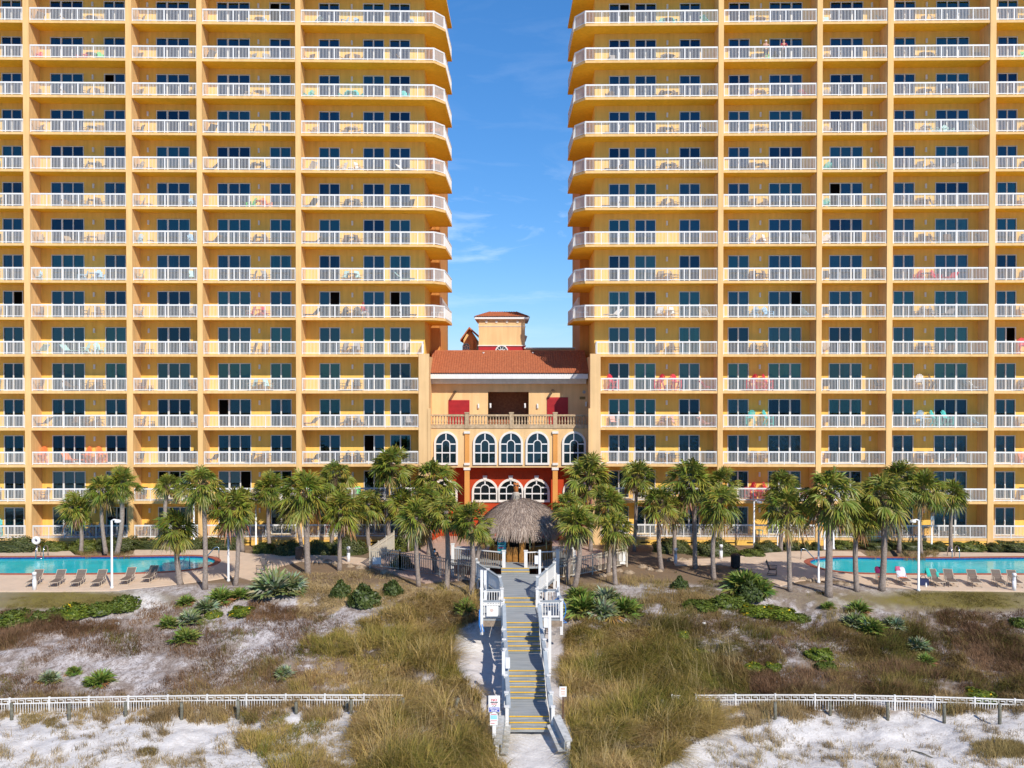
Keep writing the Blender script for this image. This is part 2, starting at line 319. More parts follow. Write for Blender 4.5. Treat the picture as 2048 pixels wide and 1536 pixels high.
def ground_sheet():
    xs = np.concatenate([-np.geomspace(4000, 30.5, 18), np.arange(-30, 30.01, 0.17), np.geomspace(30.5, 4000, 18)])
    ys = np.concatenate([-np.geomspace(4000, 20, 10), np.arange(-10, 36, 2.0), np.arange(36.2, 60, 0.15), np.arange(60, 76, 0.5), np.geomspace(78, 4000, 14)])
    X, Y = np.meshgrid(xs, ys); x, y = X.ravel(), Y.ravel(); z = zt(x, y)
    pool = (np.abs(x) > 20.8) & (y > 61) & (y < 71.2); zz = np.where(pool, z - 0.5, z)
    zz = np.where((np.abs(x) < 60) & (y > 75.5) & (y < 130), zz - 0.3, zz)
    nx, ny = len(xs), len(ys)
    i = (np.arange(ny - 1)[:, None] * nx + np.arange(nx - 1)[None, :]).ravel()
    q = np.stack([i, i + 1, i + nx + 1, i + nx], 1)
    u, v = proj(x, y, z)
    # materials of the ground, by where they lie: sand, leaf litter, straw, mown grass, brown mulch
    col = np.empty((len(x), 3)); lit = np.zeros(len(x))
    sand = np.array([0.74, 0.71, 0.68]); grey = np.array([0.60, 0.56, 0.55]); litc = np.array([0.27, 0.205, 0.165])
    n1 = fbm(x * 0.5, y * 0.5, 31); n2 = fbm(x * 1.7, y * 1.7, 41); n3 = fbm(x * 0.22, y * 0.35, 55, 3)
    up = 1 - smooth(43.5, 45.5, y)                      # bare white beach below the fence
    col[:] = grey + (sand - grey) * up[:, None]
    xc = 0.82 - 0.033 * (y - 42)
    pth = (1 - smooth(2.0, 4.3, np.abs(x - xc + 0.7))) * (1 - smooth(52, 54, y))
    def mixin(m, c):
        mm = np.clip(m, 0, 1)[:, None]; col[:] = col * (1 - mm) + np.array(c) * mm
    litter = smooth(0.40, 0.62, n1 * 0.55 + n2 * 0.45) * (1 - up) * (1 - pth)
    mixin(litter * 0.38, litc)
    brown = smooth(0.50, 0.64, n3 * 0.6 + n2 * 0.4) * (1 - up) * (1 - pth); mixin(brown * 0.55, (0.22, 0.15, 0.095))
    for p, c, k in ((TALL_L, (0.13, 0.09, 0.035), 0.95), (TALL_R, (0.13, 0.09, 0.035), 0.95), (STRAW, (0.46, 0.335, 0.16), 0.95)):
        mixin(inpoly(u, v, p) * k * smooth(0.25, 0.45, n2), c)
    for b_, c in ((blob(u, v, 60, 1262, 110, 26), (0.17, 0.11, 0.07)), (blob(u, v, 650, 1340, 120, 40), (0.24, 0.17, 0.11)), (blob(u, v, 1960, 1250, 130, 40), (0.17, 0.11, 0.07)),
                  (blob(u, v, 1700, 1360, 380, 48), (0.15, 0.105, 0.055)), (blob(u, v, 1420, 1300, 150, 90), (0.16, 0.12, 0.06)), (blob(u, v, 1760, 1300, 160, 50), (0.17, 0.12, 0.065)), (blob(u, v, 1980, 1320, 130, 60), (0.16, 0.105, 0.06)), (blob(u, v, 1400, 1200, 120, 40), (0.17, 0.14, 0.06)), (blob(u, v, 1480, 1200, 180, 40), (0.22, 0.17, 0.11)), (blob(u, v, 1650, 1200, 150, 30), (0.27, 0.22, 0.16)),
                  (blob(u, v, 350, 1410, 420, 16), (0.26, 0.18, 0.10)), (blob(u, v, 1700, 1412, 420, 16), (0.26, 0.18, 0.10))):
        mixin(b_ * smooth(0.35, 0.55, n2) * 1.2, c)
    lawn = (blob(u, v, 90, 1200, 260, 22) + blob(u, v, 1990, 1200, 330, 24)) * 1.6; mixin(lawn * (y < 60), (0.20, 0.165, 0.045))
    for cu, cv, ru, rv in ((290, 1210, 40, 30), (1280, 1170, 60, 8), (960, 1280, 50, 30)): mixin(blob(u, v, cu, cv, ru, rv) * 1.5, sand)
    far = smooth(59, 60.5, y); mixin(far, (0.24, 0.17, 0.11)); mixin((1 - smooth(8, 14, y)), (0.74, 0.71, 0.66))
    me = npmesh('ground', np.stack([x, y, zz], 1), q, col, None)
    m = mat('ground soil', (1, 1, 1), 0.95, 0.14, 1.6, 0.7, 9, 0.1, attr='Col', detail=8)
    n = m.node_tree; b = n.nodes['Principled BSDF']; src = b.inputs['Base Color'].links[0].from_socket
    geo = n.nodes.new('ShaderNodeNewGeometry'); mp = n.nodes.new('ShaderNodeMapping'); mp.inputs['Scale'].default_value = (1, 0.75, 0.6)
    v1 = n.nodes.new('ShaderNodeTexNoise'); v1.inputs['Scale'].default_value = 3.2; v1.inputs['Detail'].default_value = 9; v1.inputs['Roughness'].default_value = 0.78; v1.inputs['Distortion'].default_value = 0.6
    rp = n.nodes.new('ShaderNodeValToRGB'); rp.color_ramp.elements[0].position = 0.475; rp.color_ramp.elements[1].position = 0.60
    rp.color_ramp.elements[1].color = (0.85, 0.85, 0.85, 1)
    n.links.new(geo.outputs['Position'], mp.inputs[0]); n.links.new(mp.outputs[0], v1.inputs['Vector']); n.links.new(v1.outputs[0], rp.inputs[0])
    at = n.nodes.new('ShaderNodeAttribute'); at.attribute_name = 'Lit'
    mu = n.nodes.new('ShaderNodeMath'); mu.operation = 'MULTIPLY'; n.links.new(rp.outputs[0], mu.inputs[0]); n.links.new(at.outputs['Fac'], mu.inputs[1])
    v2 = n.nodes.new('ShaderNodeTexNoise'); v2.inputs['Scale'].default_value = 8.5; v2.inputs['Detail'].default_value = 6; v2.inputs['Roughness'].default_value = 0.7; v2.inputs['Distortion'].default_value = 1.2
    r2 = n.nodes.new('ShaderNodeValToRGB'); r2.color_ramp.elements[0].position = 0.52; r2.color_ramp.elements[1].position = 0.585; r2.color_ramp.elements[1].color = (0.8, 0.8, 0.8, 1)
    n.links.new(mp.outputs[0], v2.inputs['Vector']); n.links.new(v2.outputs[0], r2.inputs[0])
    mxx = n.nodes.new('ShaderNodeMath'); mxx.operation = 'MAXIMUM'; n.links.new(rp.outputs[0], mxx.inputs[0]); n.links.new(r2.outputs[0], mxx.inputs[1]); n.links.new(mxx.outputs[0], mu.inputs[0])
    mx = n.nodes.new('ShaderNodeMixRGB'); mx.inputs[2].default_value = (0.18, 0.135, 0.11, 1)
    n.links.new(mu.outputs[0], mx.inputs[0]); n.links.new(src, mx.inputs[1]); n.links.new(mx.outputs[0], b.inputs['Base Color'])
    me.materials[0] = m
    lit = np.clip((1 - up) * (1 - pth) * (y < 60) * 1.0 + 0.22 * up * (y > 30), 0, 1) * (1 - np.clip(lawn, 0, 1) * 0.6)
    fa = me.attributes.new('Lit', 'FLOAT', 'POINT'); fa.data.foreach_set('value', lit.astype(np.float32))
    me.polygons.foreach_set('use_smooth', [True] * len(me.polygons))
    struct(ob('ground', me))
ground_sheet()
s = MB(); s.box(-4000, 4000, -4000, -26, -8, -5.25); struct(s.build('sea', SEA))

# ------------------------------------------------------------------ pool decks and pools
from mathutils.geometry import tessellate_polygon
def sheet(name, outer, holes, z, m, skirt=0.12):
    loops = [[Vector((x, y, 0)) for x, y in outer]] + [[Vector((x, y, 0)) for x, y in h] for h in holes]
    tris = tessellate_polygon(loops); vs = [p for l in loops for p in l]
    mb = MB(); out = []
    for t in tris:
        a, b, c = (vs[i] for i in t)
        out.append(t if (b - a).cross(c - a).z > 0 else (t[0], t[2], t[1]))
    mb.add([(p.x, p.y, z) for p in vs], out)
    for l in loops:
        k = len(l); mb.add([(p.x, p.y, z) for p in l] + [(p.x, p.y, z - skirt) for p in l], [(i, (i + 1) % k, k + (i + 1) % k, k + i) for i in range(k)])
    return mb.build(name, m)
def imgpoly(pts, z): return [tuple(PZ(u, v, z)[:2]) for u, v in pts]
def smoothloop(pts, n=6):
    out = []; k = len(pts)
    for i in range(k):
        p0, p1, p2, p3 = (Vector(pts[(i + j - 1) % k]) for j in range(4))
        for t in range(n):
            t /= n; out.append(tuple(0.5 * ((2 * p1) + (-p0 + p2) * t + (2 * p0 - 5 * p1 + 4 * p2 - p3) * t * t + (-p0 + 3 * p1 - 3 * p2 + p3) * t ** 3)))
    return out
def offset(poly, d):
    k = len(poly); out = []; a = sum(poly[i][0] * poly[(i + 1) % k][1] - poly[(i + 1) % k][0] * poly[i][1] for i in range(k)); sg = 1 if a > 0 else -1
    for i in range(k):
        p, q, r = Vector(poly[i - 1]), Vector(poly[i]), Vector(poly[(i + 1) % k]); e = (r - p).normalized(); out.append((q.x + e.y * d * sg, q.y - e.x * d * sg))
    return out
def pool(name, pts, side, label):
    water = smoothloop(imgpoly(pts, DECK), 5); cop = offset(water, 0.42)
    struct(sheet('pool_water', water, [], DECK - 0.13, WATER, 0.02))
    t = tag(sheet('pool_coping', cop, [water], DECK + 0.025, BRICK, 0.16), label, 'coping')
    k = len(water); mb = MB(); inn = offset(water, -0.012)
    mb.add([(x, y, DECK - 0.0) for x, y in inn] + [(x, y, DECK - 0.24) for x, y in inn], [(i, (i + 1) % k, k + (i + 1) % k, k + i) for i in range(k)])
    mb.build('waterline_tile', BLUETILE, t)
    return offset(water, 0.2)
PL = [(-260, 1115), (0, 1115), (140, 1114), (250, 1114), (340, 1112.5), (400, 1113), (428, 1119), (424, 1128), (390, 1137), (330, 1143), (240, 1146), (100, 1147), (0, 1147), (-260, 1147)]
PR = [(2320, 1116), (2048, 1115), (1900, 1116.5), (1780, 1116), (1690, 1114.5), (1640, 1117), (1620, 1123), (1632, 1132), (1662, 1140), (1710, 1145), (1800, 1147), (1920, 1147), (2048, 1147), (2320, 1147)]
hl = pool('pool_left', PL, -1, 'red brick coping around the swimming pool beside the six loungers')
hr = pool('pool_right', PR, 1, 'red brick coping around the swimming pool beside the towel covered loungers')
DL = [(-320, 1181), (0, 1181.5), (120, 1181.5), (235, 1180), (330, 1171), (420, 1160), (470, 1152), (500, 1160), (530, 1158), (560, 1132), (600, 1122), (700, 1126), (742, 1133), (748, 1118), (690, 1112), (600, 1109), (500, 1107), (470, 1102), (400, 1099), (270, 1099), (265, 1109), (210, 1113), (150, 1110), (140, 1102), (0, 1104), (-320, 1104)]
DR = [(2370, 1182), (2048, 1182), (1840, 1179), (1745, 1171), (1660, 1157), (1600, 1161), (1560, 1171), (1535, 1160), (1500, 1140), (1440, 1128), (1350, 1130), (1345, 1119), (1440, 1116), (1500, 1110), (1540, 1105), (1620, 1101), (1720, 1103), (1735, 1113), (1850, 1114), (1870, 1104), (2048, 1106), (2370, 1106)]
struct(sheet('pool_deck', imgpoly(DL, DECK), [hl], DECK, DECKM)); struct(sheet('pool_deck', imgpoly(DR, DECK), [hr], DECK, DECKM))
struct(sheet('paver_path', imgpoly([(850, 1165), (1010, 1150), (1040, 1100), (1010, 1072), (880, 1072), (835, 1100), (760, 1115), (742, 1133)], -0.5), [], -0.5, PAVER, 0.1))
struct(sheet('paver_path', imgpoly([(1060, 1100), (1075, 1150), (1130, 1140), (1240, 1118), (1195, 1098), (1140, 1085), (1070, 1075)], -0.5), [], -0.5, PAVER, 0.1))

# ------------------------------------------------------------------ the two balcony towers (built once, mirrored for the second)
FH, NF, BD = 3.01, 17, 1.8              # storey height, storeys built, balcony depth
SA = math.sin(R(1.25)); X0 = -0.2
def sd(d, t=0.0): return d * (74 + 7 * SA + t) / (FPX + d * SA) - t * SA
class Side:
    def __init__(s, sg, name):
        s.sg = sg; s.name = name; s.a = -sg * R(1.25)
    def w(s, ss, t, z):
        ca = math.cos(R(1.25)); return Vector((X0 + s.sg * (ss * ca + t * SA), 74 + 7 * SA - ss * SA + t * ca, z))
    def root(s, label):
        r = thing('hotel_tower', label, 'building', (X0, 74 + 7 * SA, 0), s.a); r.scale = (s.sg, 1, 1); return r
LEFT, RIGHT = Side(-1, 'left'), Side(1, 'right')
FINS = [(416.5, 427), (613.5, 624), (754, 765.5), (958, 970), (1152, 1164)]
SEND = sd(1164)
BAYS = [(sd(182), sd(416.5)), (sd(427), sd(613.5)), (sd(624), sd(754)), (sd(765.5), sd(958)), (sd(970), sd(1152))]
DOORS = [[(198, 239, 2), (250, 292, 2), (338.5, 380, 2)], [(436, 478, 2), (517, 583, 3)], [(638, 704, 3)], [(766, 808, 2), (849, 915, 3)], [(972, 1012, 2), (1050, 1116, 3)]]
LAMPS = [314, 500, 721, 830]
DH = 2.3
def door_s(d): return sd(d[0], BD), sd(d[1], BD)

# door meshes (frame / pane / curtain), shared by all copies
def door_meshes():
    out = {}
    for n, w in ((2, 1.73), (3, 2.74)):
        f = MB(); f.box(0, 0.06, -0.05, 0.08, 0, DH - 0.06); f.box(w - 0.06, w, -0.05, 0.08, 0, DH - 0.06); f.box(-0.002, w + 0.002, -0.055, 0.085, DH - 0.062, DH); f.box(-0.001, w + 0.001, -0.06, 0.09, 0, 0.055)
        for k in range(1, n):
            x = w * k / n; wd = 0.055 if n == 2 else (0.075 if k == 2 else 0.045); f.box(x - wd, x + wd, -0.035, 0.06, 0.055, DH - 0.062)
        f.box(w / n - 0.025, w / n + 0.012, -0.075, -0.036, 0.95, 1.15)
        out['f', n] = f.mesh('frame', FRAMEM)
        for var in ('full', 'full2', 'full3', 'open0', 'open1', 'ripple'):
            g = MB()
            for k in range(n):
                if var == 'open0' and k == 0 or var == 'open1' and k == n - 1: continue
                g.add([(w * k / n, 0.01 + 0.02 * (k % 2), 0.05), (w * (k + 1) / n, 0.01 + 0.02 * (k % 2), 0.05), (w * (k + 1) / n, 0.01 + 0.02 * (k % 2), DH - 0.05), (w * k / n, 0.01 + 0.02 * (k % 2), DH - 0.05)], [(0, 1, 2, 3)])
            out['g', n, var] = g.mesh('pane', {'ripple': GLASSR, 'full2': GLASS2, 'full3': GLASS3}.get(var, GLASS))
        def cur(ranges, mm):
            c = MB()
            for a, b in ranges:
                k = max(6, int((b - a) / 0.035)); vs = []
                for i in range(k + 1):
                    x = a + (b - a) * i / k; y = 0.2 + 0.035 * math.sin(i * 1.9) + 0.012 * math.sin(i * 0.7)
                    vs += [(x, y, 0.04), (x, y, DH - 0.02)]
                c.add(vs, [(2 * i, 2 * i + 2, 2 * i + 3, 2 * i + 1) for i in range(k)])
            return c.mesh('curtain', mm)
        out['c', n] = [cur([(0.05, w - 0.05)], CURTAIN2), cur([(0.05, w / n)], CURTAIN2), cur([(w - w / n, w - 0.05)], CURTAIN2), cur([(0.05, 0.4), (w - 0.4, w - 0.05)], CURTAIN2),
                       cur([(0.05, 0.35), (w - 0.3, w - 0.05)], CURTAIN), cur([(w * 0.5, w - 0.05)], CURTAIN2), None, None]
    return out
DM = door_meshes()

def railing_mesh(path, mb, zb=0.0, h=1.07, post=1.36, endposts=True):
    for a, b in zip(path[:-1], path[1:]):
        a, b = Vector(a), Vector(b); L = (b - a).length; d = (b - a) / L
        mb.bar(a + Vector((0, 0, zb + h - 0.06)), b + Vector((0, 0, zb + h - 0.06)), 0.075, 0.12); mb.bar(a + Vector((0, 0, zb + 0.1)), b + Vector((0, 0, zb + 0.1)), 0.05, 0.07)
        n = max(1, round(L / post))
        for i in range(n + 1):
            p = a + d * (L * i / n); p = p + (d * 0.03 if i == 0 else (-d * 0.03 if i == n else Vector())); mb.bar(p + Vector((0, 0, zb)), p + Vector((0, 0, zb + h - 0.12)), 0.062, 0.062)
        k = round(L / 0.115)
        for i in range(1, k):
            p = a + d * (L * i / k); mb.bar(p + Vector((0, 0, zb + 0.135)), p + Vector((0, 0, zb + h - 0.12)), 0.034, 0.024, up=d)
S_IN, S_CH = sd(151), 5.32
WRAP = [(BAYS[0][1] - 0.02, 0.12, 0), (S_IN, 0.12, 0), (S_CH + 0.1, 1.30, 0), (S_CH - 0.16, 8.3, 0), (7.0, 8.35, 0)]
RAILM = []
mb = MB(); railing_mesh(WRAP, mb); RAILM.append(mb.mesh('balcony_railing', WHITE))
for b in BAYS[1:]:
    mb = MB(); railing_mesh([(b[0] + 0.03, 0.12, 0), (b[1] - 0.03, 0.12, 0)], mb); RAILM.append(mb.mesh('balcony_railing', WHITE))
mb = MB(); railing_mesh([(BAYS[0][0] + 0.03, 0.12, 0), (BAYS[0][1] - 0.03, 0.12, 0)], mb); RAIL_LOW = mb.mesh('balcony_railing', WHITE)
mb = MB(); railing_mesh([(sd(174) + 0.05, 1.7, 0), (sd(174), 0.12, 0), (BAYS[0][1] - 0.03, 0.12, 0)], mb); RAIL_MID = mb.mesh('balcony_railing', WHITE)
lm = MB(); lm.box(-0.075, 0.075, -0.02, 0, -0.17, 0.17); lm.lathe([(0.0, -0.2), (0.085, -0.19), (0.085, 0.19), (0.0, 0.2)], 10, (0, -0.075, 0)); LAMPM = lm.mesh('wall_lamp', WHITE)

def slab_mesh(k):
    mb = MB(); z1 = 0.0; z0 = -0.2; e = SEND + 0.0
    if k >= 6: poly = [(e, 0.045), (S_IN, 0.045), (S_CH, 1.26), (S_CH - 0.22, 8.45), (7.3, 8.5), (7.3, BD + 1.2), (e, BD + 1.2)]
    else: poly = [(e, 0.045), (7.0 if k < 5 else sd(174) - 0.1, 0.045), (7.0 if k < 5 else sd(174) - 0.1, BD + 1.2), (e, BD + 1.2)]
    n = len(poly); vs = [(x, y, z0) for x, y in poly] + [(x, y, z1) for x, y in poly]
    mb.add(vs, [tuple(range(n))], 2); mb.add(vs, [tuple(range(n, 2 * n))[::-1]], 1)
    mb.add(vs, [(i, n + i, n + (i + 1) % n, (i + 1) % n) for i in range(n)], 0)
    return mb.mesh('balcony_slab', [STUCCO, TILEFLOOR, SOFFIT])
def wall_mesh():
    mb = MB(); t = BD
    ops = sorted([door_s(d) for b in DOORS for d in b])
    for k in range(NF - 1):
        z0, z1 = k * FH, (k + 1) * FH - 0.2; x = 7.1
        for a, b in ops:
            mb.box(x, a, t, t + 0.12, z0, z1); mb.box(a, b, t, t + 0.12, z0 + DH, z1); x = b
        mb.box(x, SEND, t, t + 0.12, z0, z1)
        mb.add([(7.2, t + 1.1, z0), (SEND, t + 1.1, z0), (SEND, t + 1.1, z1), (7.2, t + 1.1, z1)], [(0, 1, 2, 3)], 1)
    # side wall to the gap, roof block, ground plinth
    mb.box(7.1, 7.3, t + 0.12, 9.0, 15.0, NF * FH - FH); mb.box(7.3, SEND, 9.0, 24, -1, NF * FH - FH)
    mb.box(7.0, SEND - 0.05, 0.03, 24.1, (NF - 1) * FH, (NF - 1) * FH + 1.1)
    mb.box(7.0, SEND - 0.02, 0.075, 0.6, -1.6, -0.2)
    for i in range(22):
        x = 9 + i * 1.75; mb.box(x, x + 0.8, 0.066, 0.3, -0.48, -0.38, 1)
    return mb.mesh('wall', [STUCCO_SHADE, ROOM])
TW = {}
def tower(side, label):
    r = side.root(label); rr = random.Random(3 if side.sg > 0 else 11)
    if not TW:
        TW['wall'] = wall_mesh()
        TW['slab'] = [slab_mesh(0), slab_mesh(5), slab_mesh(6)]
        TW['fin'] = []
        for a, b in FINS:
            mb = MB(); mb.box(sd(a), sd(b), 0, BD - 0.003, -1.7, (NF - 1) * FH); TW['fin'].append(mb.mesh('fin_column', STUCCO))
        mb = MB(); mb.box(sd(161.5), sd(182), 0.0, 0.8, -1.6, 15.1); mb.box(sd(161.5) + 0.1, sd(182), 0.8, 9, -1.6, 14.9); mb.box(sd(158), sd(163.5), -0.06, 0.5, -1.6, 10.6); TW['pier'] = mb.mesh('corner_pier', STUCCO2)
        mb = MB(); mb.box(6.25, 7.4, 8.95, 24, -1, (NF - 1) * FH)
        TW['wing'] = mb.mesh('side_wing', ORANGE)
        mb = MB(); mb.xprism([(6.25, 19.55), (6.18, 19.9), (6.08, 20.2), (6.08, 20.5), (6.25, 20.5)], 8.85, 24)
        TW['cornice'] = mb.mesh('cornice', TRIM)
    ob('wall', TW['wall'], r)
    for k in range(NF): ob('balcony_slab', TW['slab'][0 if k < 5 else (1 if k == 5 else 2)], r, (0, 0, k * FH))
    for m in TW['fin']: ob('fin_column', m, r)
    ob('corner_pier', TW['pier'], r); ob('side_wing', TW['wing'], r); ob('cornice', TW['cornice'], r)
    for k in range(NF - 2):
        for i in range(5):
            ob('balcony_railing', (RAIL_LOW if k < 5 else (RAIL_MID if k == 5 else RAILM[0])) if i == 0 else RAILM[i], r, (0, 0, k * FH))
        for d in LAMPS: ob('wall_lamp', LAMPM, r, (sd(d, BD), BD, k * FH + 2.0))
    rest = []
    for k in range(NF - 1):
        for bi, b in enumerate(DOORS):
            for di, d in enumerate(b):
                s0, s1 = door_s(d); n = d[2]; sx = (s1 - s0) / (1.73 if n == 2 else 2.74)
                var = rr.choice(['full', 'full', 'full2', 'full3']); var = var if rr.random() > 0.035 else rr.choice(['open0', 'open1'])
                if side.sg < 0 and k == 6 and bi == 0 and di != 1: var = {0: 'open1', 2: 'open0'}[di]
                if side.sg > 0 and (k, bi) == (5, 4): var = 'open1'
                if side.sg > 0 and k <= 2: var = 'ripple'
                cu = rr.choice(DM['c', n])
                if 3 <= k <= 14 and bi < 4:
                    o = ob('glass_door', DM['f', n], r, (s0, BD, k * FH), scale=(sx, 1, 1)); ob('pane', DM['g', n, var], o)
                    if cu and var[:4] != 'open': ob('curtain', cu, o)
                else: rest.append((s0, k * FH, sx, [DM['f', n], DM['g', n, var]] + ([cu] if cu else [])))
    mb = MB(); mats = [FRAMEM, GLASS, GLASSR, CURTAIN, CURTAIN2, GLASS2, GLASS3]
    for s0, z, sx, ms in rest:
        for me in ms:
            mb.add([(v.co.x * sx + s0, v.co.y + BD, v.co.z + z) for v in me.vertices], [tuple(p.vertices) for p in me.polygons], mats.index(me.materials[0]))
    stuff(mb.build('glass_doors', mats, r))
    return r
TL = tower(LEFT, 'tall yellow balcony tower to the left of the gap, shadows raking its fins')
TR = tower(RIGHT, 'tall yellow balcony tower to the right of the gap, red chairs on its fifth level')

# ------------------------------------------------------------------ the low wing between the towers
def arc(cx, cz, r, a0, a1, n): return [(cx + r * math.cos(a0 + (a1 - a0) * i / n), cz + r * math.sin(a0 + (a1 - a0) * i / n)) for i in range(n + 1)]
def arch_band(mb, cx, z0, w, h, t, y0, y1, mi=0, bottom=True, n=18):
    """band of width t around an arched opening of outer size w x h standing on z0"""
    ro, ri = w / 2, w / 2 - t; zc = z0 + h - ro
    o = [(cx + ro, z0)] + arc(cx, zc, ro, 0, math.pi, n) + [(cx - ro, z0)]; i_ = [(cx + ri, z0)] + arc(cx, zc, ri, 0, math.pi, n) + [(cx - ri, z0)]
    for k in range(len(o) - 1): mb.xprism([o[k], o[k + 1], i_[k + 1], i_[k]], y0, y1, mi)
    if bottom: mb.box(cx - ri, cx + ri, y0 + 0.01, y1, z0, z0 + t, mi)
LOWGLASS = mat('dark glass low', (0.006, 0.01, 0.012), 0.04, 0.3, 2.0, 0.02, 3, 0.35)
def arch_window(parent, cx, z0, w, h, y, keystone=False):
    f = MB(); arch_band(f, cx, z0, w, h, 0.17 * w / 2.0, y - 0.14, y)
    if keystone: f.xprism([(cx - 0.13, z0 + h - 0.12), (cx + 0.13, z0 + h - 0.12), (cx + 0.2, z0 + h + 0.26), (cx - 0.2, z0 + h + 0.26)], y - 0.18, y)
    o = f.build('arched_window', TRIM, parent)
    g = MB(); ri = w / 2 - 0.09 * w; zc = z0 + h - w / 2; g.xprism([(cx + ri, z0 + 0.05)] + arc(cx, zc, ri, 0, math.pi, 18) + [(cx - ri, z0 + 0.05)], y - 0.03, y - 0.005); g.build('pane', LOWGLASS if keystone else DARKGLASS, o)
    m = MB(); b = 0.05; y0, y1 = y - 0.1, y - 0.031
    iw = 0.36 * w; ih = 0.72 * h; arch_band(m, cx, z0 + 0.08, iw, ih, b * 1.5, y0, y1, bottom=False, n=12)
    m.box(cx - b, cx + b, y0 + 0.005, y1, z0 + 0.08 + ih - 0.02, z0 + h - 0.16)
    for fz in (0.36, 0.62):
        for sg in (-1, 1):
            a, c = sorted((cx + sg * iw / 2, cx + sg * ri)); m.box(a, c, y0 + 0.005, y1, z0 + fz * h - b, z0 + fz * h + b)
    m.box(cx - iw / 2, cx + iw / 2, y0 + 0.008, y1, z0 + 0.36 * h - b, z0 + 0.36 * h + b)
    m.build('muntins', WHITE, o)
YF, YR, YU = 76.0, 77.3, 79.0
def XU(u, Y): return (u - 1024) / FPX * Y
def ZV(v, Y): return P(1024, v, Y).z
W0 = thing('entrance_wing', 'low peach wing between the towers with arched windows and terracotta roof', 'building', (0, 0, 0))
xl, xr = XU(857, YF), XU(1177, YF); zs, ztop = ZV(935, YF), ZV(857, YF)
mb = MB(); mb.box(xl, xr, YF, YF + 0.3, zs, ztop); mb.box(xl, xr, YF + 0.3, YR - 0.002, zs, zs + 0.15); mb.box(xl, xr, YF + 0.02, YU + 6, ztop - 0.002, ztop + 0.06)
mb.build('facade_wall', STUCCO2, W0)
mb = MB(); mb.box(xl - 0.3, xr + 0.3, YR, YR + 0.3, -1, zs + 0.1); mb.build('recessed_wall', REDW, W0)
for uc in (892, 970, 1022, 1075, 1148): arch_window(W0, XU(uc, YF), ZV(929.5, YF), 48 / FPX * YF, ZV(862.5, YF) - ZV(929.5, YF), YF)
for uc in (889, 970, 1021.5, 1073, 1152): arch_window(W0, XU(uc, YR), ZV(1004, YR), 53 / FPX * YR, ZV(957, YR) - ZV(1004, YR), YR, True)
for uc in (934, 1110.5):
    x = XU(uc, YF); mb = MB(); mb.box(x - 0.19, x + 0.19, YF - 0.12, YF, ZV(926, YF), ZV(866, YF)); p = mb.build('pilaster', ORANGE, W0)
    mb = MB(); mb.box(x - 0.26, x + 0.26, YF - 0.2, YF, ZV(867, YF), ZV(862.5, YF)); mb.box(x - 0.24, x + 0.24, YF - 0.18, YF, ZV(930, YF), ZV(925.5, YF)); mb.build('capital', TRIM, p)
    mb = MB(); mb.box(x - 0.21, x + 0.21, YF - 0.05, YF + 0.4, -0.6, ZV(940, YF)); p = mb.build('column', ORANGE, W0)
    mb = MB(); mb.box(x - 0.28, x + 0.28, YF - 0.12, YF + 0.45, ZV(940, YF), zs); mb.build('capital', TRIM, p)
# terrace balustrade: weathered stone
def turned(h): return [(0.075, 0), (0.075, 0.06), (0.045, 0.09), (0.085, 0.28 * h), (0.075, 0.4 * h), (0.04, 0.66 * h), (0.055, 0.8 * h), (0.04, 0.84 * h), (0.07, h - 0.05), (0.07, h)]
bz0, bz1, bz2, bz3 = ZV(856.5, YF), ZV(849, YF), ZV(832.5, YF), ZV(829, YF)
mb = MB(); mb.box(xl, xr, YF - 0.06, YF + 0.24, bz0, bz1); mb.box(xl, xr, YF - 0.04, YF + 0.22, bz2, bz3)
x = xl + 0.12
while x < xr - 0.1: mb.lathe(turned(bz2 - bz1), 8, (x, YF + 0.09, bz1)); x += 0.243
mb.build('balustrade', STONE, W0)
for uc in (934, 1023, 1110.5):
    x = XU(uc, YF); mb = MB(); mb.box(x - 0.17, x + 0.17, YF - 0.1, YF + 0.27, bz0 - 0.01, ZV(827, YF)); mb.box(x - 0.21, x + 0.21, YF - 0.14, YF + 0.31, ZV(827, YF), ZV(824.5, YF)); mb.build('balustrade_post', STONE, W0)
# upper wall with the dark opening
ox0, ox1, oz1 = XU(976, YU), XU(1057.5, YU), ZV(784, YU); ul, ur = XU(850, YU), XU(1185, YU); uz1 = ZV(760, YU)
mb = MB(); mb.box(ul, ox0, YU, YU + 0.25, ztop, uz1); mb.box(ox1, ur, YU, YU + 0.25, ztop, uz1); mb.box(ox0, ox1, YU, YU + 0.25, oz1, uz1); mb.build('upper_wall', STUCCO2, W0)
mb = MB(); mb.box(ox0, ox1, YU + 5, YU + 5.1, ztop, oz1); mb.box(ox0 - 0.1, ox0, YU + 0.25, YU + 5, ztop, oz1); mb.box(ox1, ox1 + 0.1, YU + 0.25, YU + 5, ztop, oz1); mb.box(ox0, ox1, YU + 0.25, YU + 5, oz1, oz1 + 0.1); mb.box(ox0, ox1, YU + 0.26, YU + 5, ztop + 0.061, ztop + 0.07)
mb.build('dark_opening', mat('interior shade', (0.006, 0.005, 0.005), 0.9, 0.3, 1, spec=0.0), W0)  # interior coloured almost black to stand in for its shade
for ua, ub, vt in ((897, 939, 800), (1094, 1136, 794.5)):
    mb = MB(); a, b = XU(ua, YU), XU(ub, YU); zt1 = ZV(vt, YU); mb.box(a, b, YU - 0.05, YU, ztop, zt1); k = int((zt1 - ztop) / 0.11)
    for i in range(k): z = ztop + 0.11 * i; mb.xprism([(a, z), (b, z), (b, z + 0.05), (a, z + 0.05)], YU - 0.085, YU - 0.05)
    mb.build('roller_shutter', SHUTTER, W0)
